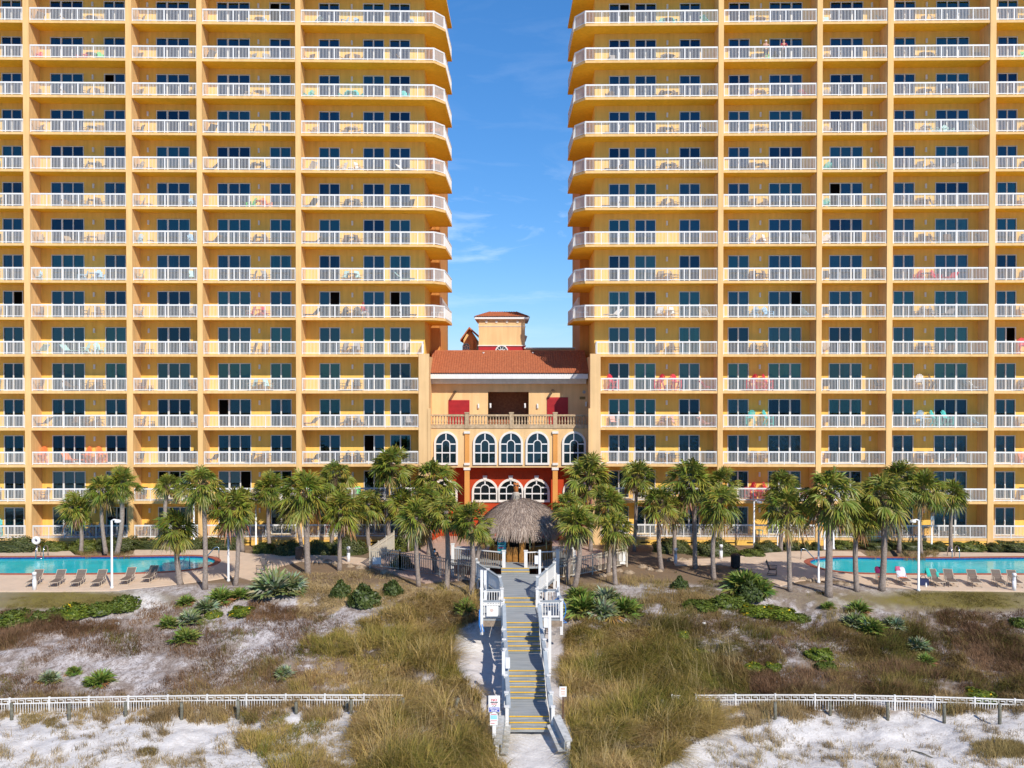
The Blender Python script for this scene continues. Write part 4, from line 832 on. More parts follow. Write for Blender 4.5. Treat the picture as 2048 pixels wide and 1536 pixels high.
def boots_mesh(r0, ln, seed, spread=0.12):
    r = random.Random(seed); mb = MB()
    for i in range(int(46 * ln)):
        z = -ln + 1.15 * ln * i / (46 * ln); a = i * 2.39996; p = Vector((r0 * math.cos(a), r0 * math.sin(a), z)); o = Vector((math.cos(a), math.sin(a), 0)); e = p + o * (spread + 0.05 * r.random()) + Vector((0, 0, 0.24 + 0.08 * r.random())); tg = Vector((-math.sin(a), math.cos(a), 0))
        mb.add([p - tg * 0.08, p + tg * 0.08, e + tg * 0.028, e - tg * 0.028, p - tg * 0.08 - Vector((0, 0, 0.07)), p + tg * 0.08 - Vector((0, 0, 0.07)), e + tg * 0.028 + o * 0.03, e - tg * 0.028 + o * 0.03], [(0, 1, 2, 3), (5, 4, 7, 6), (0, 3, 7, 4), (1, 5, 6, 2), (3, 2, 6, 7)])
    return mb.mesh('leaf_bases', BOOT)
BOOTS = {}
# (crown u, crown v, crown radius px, base u, base v, boots: 0 none 1 short 2 long, what sets it apart)
PALMS = [
 (152, 1012, 44, 162, 1104, 2, 'stout palm with criss cross leaf bases behind the left pool'),
 (203, 975, 46, 212, 1106, 0, 'palm left of a close pair behind the left pool'),
 (240, 962, 42, 233, 1110, 0, 'palm right of a close pair behind the left pool, beside the tall lamp post'),
 (354, 1050, 52, 361, 1169, 2, 'low bushy palm in front of the left pool with a dark skirt under its crown'),
 (333, 968, 36, 337, 1090, 1, 'slim palm behind the handrail end of the left pool'),
 (405, 966, 54, 410, 1179, 1, 'tall palm with bare trunk in front of the left pool end'),
 (470, 1012, 58, 471, 1171, 1, 'palm with brown skirt beside the slim white post at the left deck corner'),
 (488, 992, 34, 485, 1099, 0, 'half hidden palm behind the left deck corner palm'),
 (538, 972, 44, 540, 1094, 1, 'palm growing right in front of the second fin of the left tower'),
 (612, 982, 66, 616, 1148, 1, 'big leaning palm with a thick trunk next to the brown bin'),
 (590, 1018, 40, 606, 1110, 0, 'dark shaded palm just left of the big leaning palm'),
 (668, 950, 46, 663, 1095, 1, 'high palm behind the big leaning palm, in front of the left corner balconies'),
 (680, 1014, 56, 679, 1141, 0, 'slim palm beside the striped bollard left of the beige gate'),
 (737, 1004, 44, 739, 1088, 0, 'palm standing left of the tall palm by the beige fence'),
 (778, 926, 52, 781, 1083, 2, 'tallest palm of the left grove, crown over the second level balcony'),
 (803, 1004, 44, 805, 1092, 0, 'palm growing behind the beige fence corner'),
 (832, 1030, 60, 838, 1173, 0, 'leftmost of three front palms on the straw slope left of the boardwalk'),
 (866, 955, 60, 857, 1112, 1, 'high wide crowned palm in front of the red wall, left of the bar'),
 (850, 995, 46, 876, 1150, 0, 'dark trunked palm beside the person in black'),
 (892, 1018, 50, 893, 1178, 0, 'middle of three front palms on the straw slope left of the boardwalk'),
 (938, 1036, 50, 941, 1199, 1, 'rightmost front palm on the straw slope, nearest the boardwalk'),
 (966, 1070, 24, 952, 1168, 1, 'small low palm close behind the palm nearest the boardwalk'),
 (1154, 1042, 55, 1149, 1176, 2, 'front palm with dead skirt just right of the boardwalk'),
 (1134, 1006, 40, 1133, 1166, 0, 'palm rising behind the right platform of the boardwalk'),
 (1178, 948, 62, 1181, 1105, 1, 'high palm right of the red wall, crown over the upper arches'),
 (1230, 1052, 48, 1231, 1170, 1, 'low yellowish palm in front of the right fence'),
 (1217, 1002, 52, 1216, 1148, 0, 'taller palm behind the low yellowish palm at the right fence'),
 (1272, 948, 46, 1268, 1092, 1, 'dark crowned palm beside the white lamp at the right corner balconies'),
 (1322, 1002, 52, 1323, 1140, 1, 'palm with pale trunk left of the first striped bollard on the right'),
 (1347, 1012, 36, 1349, 1112, 1, 'small palm in the hedge right of the first striped bollard'),
 (1386, 955, 62, 1390, 1137, 0, 'tall palm with a dark trunk between the two striped bollards'),
 (1438, 1002, 56, 1428, 1160, 2, 'leaning palm right of the second striped bollard'),
 (1440, 962, 42, 1444, 1090, 0, 'palm behind the leaning palm at the first right fin'),
 (1565, 966, 44, 1561, 1096, 0, 'palm in the hedge behind the left end of the right pool'),
 (1575, 1012, 62, 1580, 1182, 1, 'slim dark palm at the left end of the right pool deck'),
 (1660, 982, 74, 1657, 1192, 1, 'big palm in front of the curved end of the right pool'),
 (1716, 1022, 50, 1714, 1182, 2, 'palm with a long shaggy trunk in front of the right pool'),
 (1765, 988, 72, 1763, 1180, 1, 'big palm beside the towel covered loungers'),
 (1796, 952, 48, 1798, 1104, 0, 'high palm behind the right pool, in front of the wide bay fin'),
 (1843, 972, 54, 1842, 1108, 1, 'palm next to the white post with a box behind the right pool'),
 (1905, 986, 46, 1902, 1092, 0, 'rightmost palm, standing clear behind the right pool ladder')]
for i, (cu, cv, cr, bu, bv, bt, lab) in enumerate(PALMS):
    b = G(bu, bv) if bv > 1112 else PZ(bu, bv, -0.62); b = b if b.y < 71.3 else Vector((*P(bu, bv, 71.3)[:2], -0.62)); Yp = b.y; rr = random.Random(i * 7 + 1)
    c = P(cu, cv + 0.02 * cr, Yp); rad = cr / FPX * Yp; t = thing('palm_tree', lab, 'palm tree', b - Vector((0, 0, 0.08)), 0, 'cabbage palms in front of the towers')
    top = c - b; r0 = 0.165 * rr.uniform(0.9, 1.15) * (1.25 if cr > 64 else 1.0); ob('trunk', trunk_mesh(top, r0, i), t)
    s_ = rad / 1.57; cr_o = ob('crown', CROWNS[i % 6], t, top, rr.uniform(0, 6.28), (s_, s_, s_ * 0.98)); cr_o.rotation_euler = (rr.uniform(-0.1, 0.1), rr.uniform(-0.1, 0.1), rr.uniform(0, 6.28))
    if bt:
        key = (bt, i % 3)
        if key not in BOOTS: BOOTS[key] = boots_mesh(0.15, 0.7 if bt == 1 else 1.7, i, 0.12 if bt == 1 else 0.18)
        ob('leaf_bases', BOOTS[key], t, top - Vector((0, 0, 0.08)))

# ------------------------------------------------------------------ saw palmettos and shrubs
PALMETTO = [fan_mesh('fronds', 300 + i, n_leaf=(34, 26)[i % 2], pet=0.55, fan=0.75, blades=15, up=80, down=8, ncol=(((0.10, 0.17, 0.03), (0.19, 0.24, 0.05)), ((0.12, 0.17, 0.06), (0.19, 0.24, 0.10)))[i // 2], dead=0.08, droop=0.25, wide=0.042, silver=(0.30, 0.37, 0.28) if i >= 2 else None) for i in range(4)]
for (u, v, r_, k, lab) in [
 (440, 1203, 34, 0, 'yellow green palmetto clump below the tall palm at the left deck corner'), (478, 1196, 26, 0, 'smaller yellow green palmetto right of the clump at the left deck corner'), (372, 1208, 22, 0, 'small dark palmetto above the silvery dune palmettos'),
 (412, 1222, 30, 2, 'grey green palmetto between the silvery clump and the deck corner clump'), (380, 1246, 30, 3, 'silvery palmetto at the top of the left dune clump'), (372, 1282, 34, 1, 'yellow palmetto at the foot of the left dune clump'), (338, 1252, 26, 1, 'low spreading palmetto left of the silvery dune palmetto'),
 (200, 1368, 34, 0, 'round bright palmetto alone on the grey sand above the left fence'), (98, 1362, 24, 2, 'bluish palmetto on the grey sand near the left edge'), (148, 1346, 18, 1, 'little palmetto between the bluish one and the round bright one'),
 (568, 1352, 24, 2, 'small silvery palmetto in the brown litter above the left fence'), (548, 1190, 56, 3, 'large blue green palmetto beside the two patio chairs'), (522, 1186, 30, 2, 'pale fringe palmetto left of the large blue green one'), (582, 1180, 40, 2, 'blue green palmetto at the right of the large one'),
 (930, 1222, 28, 1, 'bright young palmetto in the tall grass left of the boardwalk'), (1168, 1225, 46, 0, 'dense palmetto right of the blue hose'), (1205, 1232, 42, 2, 'middle palmetto of the dense thicket right of the boardwalk'), (1248, 1228, 44, 0, 'spiky star shaped palmetto at the right of the thicket'),
 (1160, 1200, 34, 0, 'palmetto at the back of the thicket right of the boardwalk'), (1215, 1206, 36, 2, 'back right palmetto of the boardwalk thicket'),
 (1490, 1178, 48, 0, 'big palmetto in front of the black bin'), (1520, 1184, 34, 1, 'palmetto at the right foot of the big one by the black bin'), (1716, 1226, 30, 0, 'tall palmetto at the top of the right dune clump'), (1706, 1252, 32, 3, 'silvery palmetto at the left of the right dune clump'), (1742, 1262, 34, 1, 'yellowish palmetto in the middle of the right dune clump'),
 (1788, 1256, 28, 2, 'pale palmetto at the right of the right dune clump'), (1836, 1300, 30, 3, 'silvery palmetto standing alone on the right slope'), (1852, 1328, 24, 0, 'small palmetto below the lone silvery one on the right slope'), (1656, 1216, 16, 0, 'tiny fan palmetto below the big palm at the right pool')]:
    g = G(u, v); s_ = r_ / FPX * g.y / 1.0; t = thing('saw_palmetto', lab, 'palmetto', g, random.Random(u).uniform(0, 6), 'saw palmettos on the dune', s_); ob('fronds', PALMETTO[k], t)

def leafy(name, seed, n, size, cols, shape='dome', hull=True, leaf=0.07):
    """many small leaves spread through a rounded volume of unit half-size"""
    r = np.random.default_rng(seed); d = r.normal(size=(n, 3)); d /= np.linalg.norm(d, axis=1)[:, None]; d[:, 2] = np.abs(d[:, 2]) * (1 if shape != 'ball' else np.sign(r.normal(size=n)))
    lump = 1 + 0.16 * np.sin(d[:, 0] * 5 + seed) * np.cos(d[:, 1] * 4.3 + seed) + 0.1 * np.sin(d[:, 2] * 7 + seed * 2 + d[:, 0] * 6)
    if shape == 'box': d = np.sign(d) * np.abs(d) ** 0.45
    rad = r.uniform(0.72, 1.0, n) ** 0.6 * lump; c = d * rad[:, None]
    a = r.normal(size=(n, 3)); a /= np.linalg.norm(a, axis=1)[:, None]; b = np.cross(a, d); b /= (np.linalg.norm(b, axis=1)[:, None] + 1e-6); ls = r.uniform(0.6, 1.3, n)[:, None] * leaf
    v = np.stack([c - a * ls, c + b * ls * 0.55, c + a * ls, c - b * ls * 0.55], 1).reshape(-1, 3); q = np.arange(n * 4).reshape(-1, 4)
    k = r.random(n); cl = np.array(cols[0])[None] * (1 - k[:, None]) + np.array(cols[1])[None] * k[:, None]; cl *= r.uniform(0.7, 1.25, n)[:, None]
    if len(cols) > 2: m = r.random(n) < 0.02; cl[m] = cols[2]
    col = np.repeat(cl, 4, 0); nv = len(v)
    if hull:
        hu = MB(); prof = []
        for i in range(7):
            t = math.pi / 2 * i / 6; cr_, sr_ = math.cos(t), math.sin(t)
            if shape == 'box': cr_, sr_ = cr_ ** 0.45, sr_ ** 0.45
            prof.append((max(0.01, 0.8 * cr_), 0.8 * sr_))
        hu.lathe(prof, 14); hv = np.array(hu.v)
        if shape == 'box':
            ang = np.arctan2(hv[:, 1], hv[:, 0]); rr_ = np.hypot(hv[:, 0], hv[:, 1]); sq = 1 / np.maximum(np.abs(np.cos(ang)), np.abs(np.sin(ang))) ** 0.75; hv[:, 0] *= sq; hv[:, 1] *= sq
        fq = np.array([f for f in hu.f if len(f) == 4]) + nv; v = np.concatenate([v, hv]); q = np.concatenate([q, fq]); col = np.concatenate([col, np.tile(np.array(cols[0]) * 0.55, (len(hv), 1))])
    return npmesh(name, v, q, col, LEAF)
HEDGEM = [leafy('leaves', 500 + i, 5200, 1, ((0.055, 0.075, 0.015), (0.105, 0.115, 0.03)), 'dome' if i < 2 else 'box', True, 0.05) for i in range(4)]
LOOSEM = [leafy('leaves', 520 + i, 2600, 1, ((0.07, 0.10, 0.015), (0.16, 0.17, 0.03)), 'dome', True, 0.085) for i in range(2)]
HEDGES = [  # u0, u1, vtop, vbase, shape, what
 (-80, 66, 1079, 1108, 3, 'long clipped hedge at the left edge behind the pool'), (66, 124, 1084, 1106, 4, 'loose light green bush right of the white life ring'), (126, 190, 1080, 1104, 4, 'dark loose bush left of the stout palm'),
 (186, 262, 1078, 1104, 2, 'dark clipped hedge behind the left tall lamp post'), (256, 336, 1080, 1102, 2, 'clipped hedge between the pair of palms and the slim palm'), (330, 402, 1079, 1102, 2, 'low hedge behind the bushy palm at the left pool'),
 (400, 478, 1079, 1101, 3, 'clipped hedge behind the pool handrail'), (498, 548, 1087, 1110, 4, 'light rounded bush at the bend of the left deck'), (540, 612, 1085, 1114, 0, 'dark rounded hedge left of the brown bin'), (600, 668, 1082, 1112, 1, 'rounded hedge behind the brown bin'), (654, 730, 1074, 1112, 0, 'large rounded hedge behind the left striped bollard'),
 (785, 842, 1064, 1104, 4, 'yellow green shrub behind the beige fence'), (1306, 1392, 1078, 1108, 1, 'large clipped hedge left of the dark trunked palm'), (1388, 1482, 1081, 1114, 0, 'large rounded hedge behind the second striped bollard'), (1482, 1540, 1100, 1116, 4, 'loose low bush right of the black bin'),
 (1510, 1568, 1085, 1107, 0, 'rounded bush behind the lamp with a side head'), (1566, 1606, 1086, 1102, 2, 'small clipped hedge left of two round bushes'), (1604, 1626, 1084, 1103, 0, 'first small round bush behind the right pool'), (1624, 1648, 1084, 1103, 1, 'second small round bush behind the right pool'),
 (1666, 1722, 1082, 1100, 4, 'loose dark bush behind the big palm at the right pool'), (1730, 1792, 1085, 1102, 2, 'low clipped hedge behind the shaggy trunk palm'), (1790, 1870, 1085, 1102, 3, 'clipped hedge behind the tall right lamp post'), (1866, 1908, 1086, 1103, 0, 'round bush behind the right pool ladder'), (1905, 1985, 1086, 1104, 4, 'loose hedge right of the pool ladder'), (1980, 2014, 1086, 1104, 1, 'round bush near the right edge'), (2010, 2120, 1086, 1105, 3, 'clipped hedge at the right edge'),
 (735, 785, 1178, 1178, 9, '')]
for u0, u1, vt, vb, sh, lab in HEDGES[:-1]:
    b = PZ((u0 + u1) / 2, vb, -0.62); b = b if b.y < 72.4 else Vector((*P((u0 + u1) / 2, vb, 72.4)[:2], -0.62)); tz = P((u0 + u1) / 2, vt, b.y + 0.5); hw = (u1 - u0) / 2 / FPX * b.y; hh = max(0.5, tz.z - b.z)
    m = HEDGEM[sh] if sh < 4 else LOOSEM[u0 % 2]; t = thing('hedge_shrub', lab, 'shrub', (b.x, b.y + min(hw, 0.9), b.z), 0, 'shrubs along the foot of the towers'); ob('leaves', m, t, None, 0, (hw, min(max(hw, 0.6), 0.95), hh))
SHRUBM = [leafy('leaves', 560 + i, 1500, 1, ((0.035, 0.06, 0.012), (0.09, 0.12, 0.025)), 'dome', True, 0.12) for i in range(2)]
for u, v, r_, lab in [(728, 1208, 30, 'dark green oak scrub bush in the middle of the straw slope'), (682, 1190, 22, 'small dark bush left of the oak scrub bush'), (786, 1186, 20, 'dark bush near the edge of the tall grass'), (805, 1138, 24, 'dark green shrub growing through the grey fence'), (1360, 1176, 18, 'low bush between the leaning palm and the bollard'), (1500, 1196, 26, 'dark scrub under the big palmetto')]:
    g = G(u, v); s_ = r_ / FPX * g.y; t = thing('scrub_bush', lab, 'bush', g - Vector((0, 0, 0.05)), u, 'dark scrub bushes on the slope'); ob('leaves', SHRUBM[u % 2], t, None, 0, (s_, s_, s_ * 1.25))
CREEP = [leafy('leaves', 580, 1700, 1, ((0.09, 0.145, 0.012), (0.17, 0.20, 0.02), (0.75, 0.50, 0.02)), 'dome', True, 0.11), leafy('leaves', 581, 1700, 1, ((0.06, 0.10, 0.012), (0.13, 0.16, 0.02)), 'dome', True, 0.11)]
for u, v, ru, h_, k, lab in [(486, 1224, 34, 0.4, 0, 'green mat of yellow flowered creeper below the left palmettos'), (250, 1215, 34, 0.8, 1, 'leafy dark creeper mound at the right end of the left green band'), (205, 1222, 34, 0.6, 1, 'middle creeper mound of the left green band'), (150, 1228, 40, 0.7, 0, 'lighter creeper mound in the left green band'), (95, 1238, 36, 0.6, 1, 'low creeper mound left of the lighter one'), (30, 1242, 50, 0.7, 1, 'wide creeper mound at the left edge'), (425, 1232, 20, 0.4, 0, 'small green creeper under the grey green palmetto'),
   (1400, 1215, 40, 0.5, 1, 'creeper mound right of the star shaped palmetto'), (1455, 1210, 40, 0.7, 1, 'dark creeper mound below the black bin'), (1510, 1224, 40, 0.5, 0, 'bright creeper mound in the right green band'), (1560, 1230, 44, 0.55, 0, 'bright creeper mound left of the rusty dune patch'), (1600, 1242, 24, 0.5, 1, 'creeper at the end of the right green band'), (1505, 1338, 26, 0.4, 0, 'green creeper with an orange bloom on the right slope'), (1640, 1312, 30, 0.5, 0, 'green creeper strip on the right slope, upper part'), (1652, 1338, 24, 0.45, 1, 'green creeper strip on the right slope, lower part'), (1545, 1335, 22, 0.35, 0, 'small flat creeper between two others on the right slope'),
   (1962, 1396, 42, 0.45, 0, 'yellow flowered creeper spilling over the right fence'), (1365, 1272, 20, 0.4, 0, 'small bright creeper amid the right tall grass'), (1400, 1310, 26, 0.4, 0, 'bright creeper at the edge of the right tall grass'), (1350, 1392, 26, 0.4, 1, 'dark green growth at the start of the right fence'), (2040, 1250, 24, 0.5, 1, 'dark bush at the right edge below the lawn')]:
    g = G(u, v); s_ = ru / FPX * g.y; t = thing('creeper_mound', lab, 'creeper', g - Vector((0, 0, 0.08)), u, 'green creepers on the dune'); ob('leaves', CREEP[k], t, None, 0, (s_, s_ * 0.8, h_))

# ------------------------------------------------------------------ dune grass (nobody could count it)
rg = np.random.default_rng(77)
def sample(poly, n):
    us, vs = zip(*poly); u = rg.uniform(min(us), max(us), n * 3); v = rg.uniform(min(vs), max(vs), n * 3); k = inpoly(u, v, poly); return u[k][:n], v[k][:n]
def grass(name, pts, nb, L, W, cols, spread, lean, label, noise_cut=None, patch=0.5, hv=0.5, keep=None):
    """tufts of arching blades; every blade is a bent three-piece strip; height, lean and colour drift in patches"""
    if noise_cut is not None:
        k = fbm(pts[:, 0] * noise_cut[1], pts[:, 1] * noise_cut[1], noise_cut[2]) > noise_cut[0]; pts = pts[k]
    xc_ = 0.82 - 0.033 * (pts[:, 1] - 42); k = (np.abs(pts[:, 0] - xc_) > np.where(pts[:, 1] < 50, 1.75, 2.6)) | (pts[:, 1] < 38.5)
    for sx, sy in STAKES: k &= ~((np.abs(pts[:, 0] - sx) < 0.4) & (pts[:, 1] < sy + 0.2) & (pts[:, 1] > sy - 0.9))
    pts = pts[k]
    n = len(pts); hn = fbm(pts[:, 0] * 0.55, pts[:, 1] * 0.55, 101, 3); cn = np.clip((fbm(pts[:, 0] * 0.42, pts[:, 1] * 0.5, 111, 4) - 0.28) / 0.44, 0, 1); an = fbm(pts[:, 0] * 0.3, pts[:, 1] * 0.3, 121, 2) * 12.0
    c = np.repeat(pts, nb, 0); m = len(c); hm = np.clip(1 + hv * (hn - 0.5) * 4, 0.35, 1.7)
    tl = np.repeat(rg.uniform(0.7, 1.25, n) * hm, nb); tc = np.repeat(np.clip(cn * patch + rg.random(n) * (1 - patch), 0, 1), nb); ta = np.repeat(an + rg.uniform(-0.9, 0.9, n), nb)
    c = c + np.concatenate([rg.normal(size=(m, 2)) * spread, np.zeros((m, 1))], 1); c[:, 2] = zt(c[:, 0], c[:, 1]) - 0.02
    az = ta + rg.normal(size=m) * 1.0; ln = L * tl * rg.uniform(0.5, 1.15, m); le = lean * rg.uniform(0.3, 1.35, m)
    d = np.stack([np.cos(az), np.sin(az), np.zeros(m)], 1); sa = az + rg.uniform(-0.7, 0.7, m); side = np.stack([-np.sin(sa), np.cos(sa), np.zeros(m)], 1) * (W * rg.uniform(0.6, 1.3, m))[:, None]
    rings = []
    for t in (0, 0.4, 0.75, 1.0):
        h = ln * (t - 0.42 * le * t * t); o = ln * le * t * t * 0.85
        rings.append((c + d * o[:, None] + np.stack([np.zeros(m), np.zeros(m), h], 1), 1 - t * 0.85))
    v = np.stack([p + s_ * side for p, w in rings for s_ in (-w, w)], 1).reshape(-1, 3)
    b = (np.arange(m) * 8)[:, None]; q = np.concatenate([b + np.array([[0, 1, 3, 2]]), b + np.array([[2, 3, 5, 4]]), b + np.array([[4, 5, 7, 6]])], 0)
    k = np.clip(0.72 * tc + 0.28 * rg.random(m), 0, 0.9999); cs = np.array(cols); f = k * (len(cs) - 1); i0 = f.astype(int); col = cs[i0] + (cs[i0 + 1] - cs[i0]) * (f - i0)[:, None]; col *= rg.uniform(0.75, 1.25, m)[:, None]
    o = stuff(ob(name, npmesh(name, v, q, np.repeat(col, 8, 0), GRASSM))); tag(o, label, 'grass'); return o
STAKEPX = [(23, 1440), (138, 1440), (251, 1432), (363, 1438), (476, 1438), (592, 1428), (694, 1424), (702, 1428), (806, 1426), (912, 1420), (1325, 1424), (1437, 1416), (1550, 1438), (1660, 1430), (1775, 1440), (1888, 1446), (1999, 1448)]
STAKES = [tuple(G(u, v)[:2]) for u, v in STAKEPX]
GOLD = [(0.075, 0.11, 0.012), (0.14, 0.15, 0.02), (0.26, 0.21, 0.04), (0.42, 0.29, 0.08), (0.52, 0.365, 0.16), (0.29, 0.165, 0.055), (0.13, 0.065, 0.02)]
BROWN = [(0.10, 0.06, 0.035), (0.19, 0.105, 0.055), (0.28, 0.175, 0.09)]
def pts_of(poly, n): u, v = sample(poly, n); return GN(u, v)
grass('tall_grass', np.concatenate([pts_of(TALL_L, 3100), pts_of(TALL_R, 4200)]), 17, 0.9, 0.0145, GOLD, 0.12, 1.5, 'tall golden beach grass arching over both sides of the boardwalk', (0.41, 0.9, 71), 0.6, 1.1)
grass('shade_undergrowth', np.concatenate([pts_of(TALL_L, 1500), pts_of(TALL_R, 1900)]), 9, 0.34, 0.013, [(0.06, 0.08, 0.012), (0.12, 0.08, 0.03), (0.17, 0.10, 0.04), (0.10, 0.055, 0.02)], 0.14, 1.3, 'dark brown undergrowth added as shade between the tall grass tufts beside the boardwalk')  # dark short blades put in as shade in the gaps between tufts
grass('sea_oats', np.concatenate([pts_of(TALL_L, 300), pts_of(TALL_R, 480), pts_of([(1300, 1250), (1500, 1290), (1480, 1390), (1330, 1390)], 200)]), 3, 1.35, 0.009, [(0.34, 0.26, 0.11), (0.52, 0.40, 0.20)], 0.1, 0.55, 'thin pale seed stalks standing above the tall beach grass')
EDGE = [[(600, 1150), (740, 1140), (860, 1160), (955, 1175), (955, 1200), (840, 1215), (700, 1210), (600, 1240)], [(1125, 1170), (1300, 1150), (1440, 1175), (1440, 1240), (1300, 1260), (1150, 1240)]]
grass('straw_grass', pts_of(EDGE[0], 1600), 9, 0.3, 0.013, [(0.28, 0.20, 0.08), (0.48, 0.35, 0.16), (0.55, 0.42, 0.22)], 0.16, 1.5, 'flattened tan straw on the slope under the left palms')
grass('slope_grass', pts_of(EDGE[1], 1500), 11, 0.42, 0.012, [(0.12, 0.13, 0.03), (0.26, 0.20, 0.07), (0.36, 0.25, 0.11), (0.22, 0.12, 0.05)], 0.15, 1.0, 'mixed olive and tan grass below the right fence', (0.42, 0.5, 61))
MIXR = [(1290, 1240), (1440, 1230), (1620, 1250), (2060, 1230), (2060, 1395), (1400, 1395), (1360, 1300)]
MIXL = [(-10, 1250), (300, 1260), (560, 1220), (690, 1230), (700, 1390), (-10, 1395)]
grass('dry_shrub_litter', np.concatenate([pts_of(MIXR, 7800), pts_of(MIXL, 4600)]), 8, 0.36, 0.010, BROWN, 0.13, 0.9, 'low brown dry weeds scattered over the grey sand slopes', (0.49, 0.33, 55))
OLIVE = [(0.065, 0.095, 0.012), (0.11, 0.12, 0.02), (0.20, 0.16, 0.04), (0.30, 0.20, 0.075), (0.16, 0.085, 0.03)]
UPR = [(1290, 1150), (1440, 1140), (1500, 1180), (1600, 1172), (1720, 1200), (1600, 1225), (1440, 1240), (1290, 1245)]
grass('olive_weeds', np.concatenate([pts_of(MIXR, 6500), pts_of([(1290, 1250), (1480, 1270), (1560, 1395), (1330, 1395)], 1500)]), 11, 0.46, 0.012, OLIVE, 0.13, 1.1, 'olive weeds in loose patches on the right dune slope', (0.40, 0.45, 91), 0.6, 0.8)
grass('olive_weeds', np.concatenate([pts_of(MIXL, 2000), pts_of(UPR, 1900)]), 10, 0.36, 0.011, OLIVE, 0.12, 1.0, 'olive weeds in loose patches below both pool decks', (0.52, 0.45, 93), 0.6, 0.8)
FENCEB = [[(-10, 1395), (700, 1385), (720, 1440), (500, 1450), (-10, 1445)], [(1400, 1385), (2060, 1395), (2060, 1425), (1600, 1440), (1450, 1460)]]
grass('fence_grass', np.concatenate([pts_of(p, n) for p, n in zip(FENCEB, (1500, 1500))]), 15, 0.5, 0.011, [(0.16, 0.11, 0.05), (0.30, 0.20, 0.09), (0.38, 0.27, 0.12), (0.20, 0.18, 0.05)], 0.10, 0.75, 'golden brown grass tufts along the white fence', (0.40, 0.55, 17))
BEACHL = [(-10, 1435), (700, 1430), (730, 1550), (-10, 1550)]; BEACHR = [(1480, 1430), (2060, 1420), (2060, 1550), (1330, 1550)]
grass('beach_grass', np.concatenate([pts_of(BEACHL, 620), pts_of(BEACHR, 560)]), 22, 0.42, 0.009, [(0.20, 0.15, 0.06), (0.34, 0.24, 0.11), (0.42, 0.31, 0.16), (0.22, 0.20, 0.06)], 0.11, 1.0, 'sparse dry grass tufts on the white sand', (0.47, 0.6, 29))
grass('beach_litter', np.concatenate([pts_of(BEACHL, 800), pts_of(BEACHR, 800)]), 5, 0.18, 0.008, [(0.30, 0.22, 0.13), (0.42, 0.33, 0.2)], 0.10, 2.0, 'thin straw scraps lying on the white sand', (0.45, 0.4, 37))
LAWN = [[(-10, 1186), (240, 1184), (300, 1205), (-10, 1222)], [(1790, 1184), (2060, 1186), (2060, 1215), (1850, 1212)]]
grass('lawn_grass', np.concatenate([pts_of(p, n) for p, n in zip(LAWN, (2600, 2600))]), 8, 0.09, 0.009, [(0.20, 0.17, 0.042), (0.28, 0.22, 0.07)], 0.10, 1.0, 'short olive lawn in front of both pool decks')
TUFT = [(1990, 1500, 46, 260), (2030, 1502, 36, 200), (295, 1505, 20, 60), (60, 1440, 26, 90), (110, 1448, 24, 90), (760, 1200, 40, 120), (700, 1190, 30, 80), (175, 1108, 22, 60), (245, 1108, 26, 80), (1750, 1110, 22, 60), (1830, 1112, 30, 80), (1860, 1110, 20, 60), (1690, 1245, 60, 160), (1870, 1240, 70, 200)]
tp = []
for cu, cv, ru, n in TUFT:
    a = rg.uniform(0, 2 * np.pi, n); q = np.sqrt(rg.random(n)); u, v = cu + ru * q * np.cos(a), cv + ru * 0.4 * q * np.sin(a); tp.append(GN(u, v))
grass('tuft_grass', np.concatenate(tp), 9, 0.42, 0.010, [(0.17, 0.15, 0.04), (0.30, 0.22, 0.08), (0.36, 0.26, 0.11)], 0.08, 0.8, 'separate fuller grass tussocks on the sand and deck islands')

grass('mixed_grass', np.concatenate([pts_of([(440, 1440), (720, 1415), (725, 1550), (540, 1550)], 620), pts_of([(600, 1290), (735, 1235), (712, 1395), (580, 1395)], 700), pts_of([(1380, 1330), (1470, 1330), (1520, 1420), (1390, 1440)], 420)]), 16, 0.55, 0.012, GOLD, 0.11, 1.2, 'looser grass tufts at the edges of the tall beach grass', (0.44, 0.8, 19), 0.6, 0.9)
grass('brown_brush', np.concatenate([pts_of([(-10, 1232), (130, 1242), (190, 1262), (90, 1292), (-10, 1302)], 900), pts_of([(1870, 1225), (2060, 1222), (2060, 1300), (1900, 1292)], 1000), pts_of([(1520, 1335), (1900, 1330), (1960, 1388), (1500, 1392)], 2200), pts_of([(1940, 1300), (2060, 1300), (2060, 1350), (1960, 1340)], 500)]), 13, 0.45, 0.010, [(0.09, 0.05, 0.025), (0.18, 0.095, 0.05), (0.27, 0.16, 0.09), (0.14, 0.11, 0.035)], 0.14, 0.75, 'rusty brown brush in dense low banks on the dune slopes', (0.40, 0.6, 87), 0.5, 0.8)
grass('brown_brush', np.concatenate([pts_of([(300, 1205), (420, 1215), (330, 1240), (240, 1262)], 160), pts_of([(500, 1205), (600, 1215), (590, 1240), (490, 1245)], 300), pts_of([(160, 1245), (240, 1240), (230, 1265), (170, 1270)], 160)]), 12, 0.35, 0.010, [(0.12, 0.065, 0.03), (0.24, 0.13, 0.06), (0.30, 0.19, 0.10)], 0.12, 0.8, 'small rusty brown brush patches among the left palmettos')

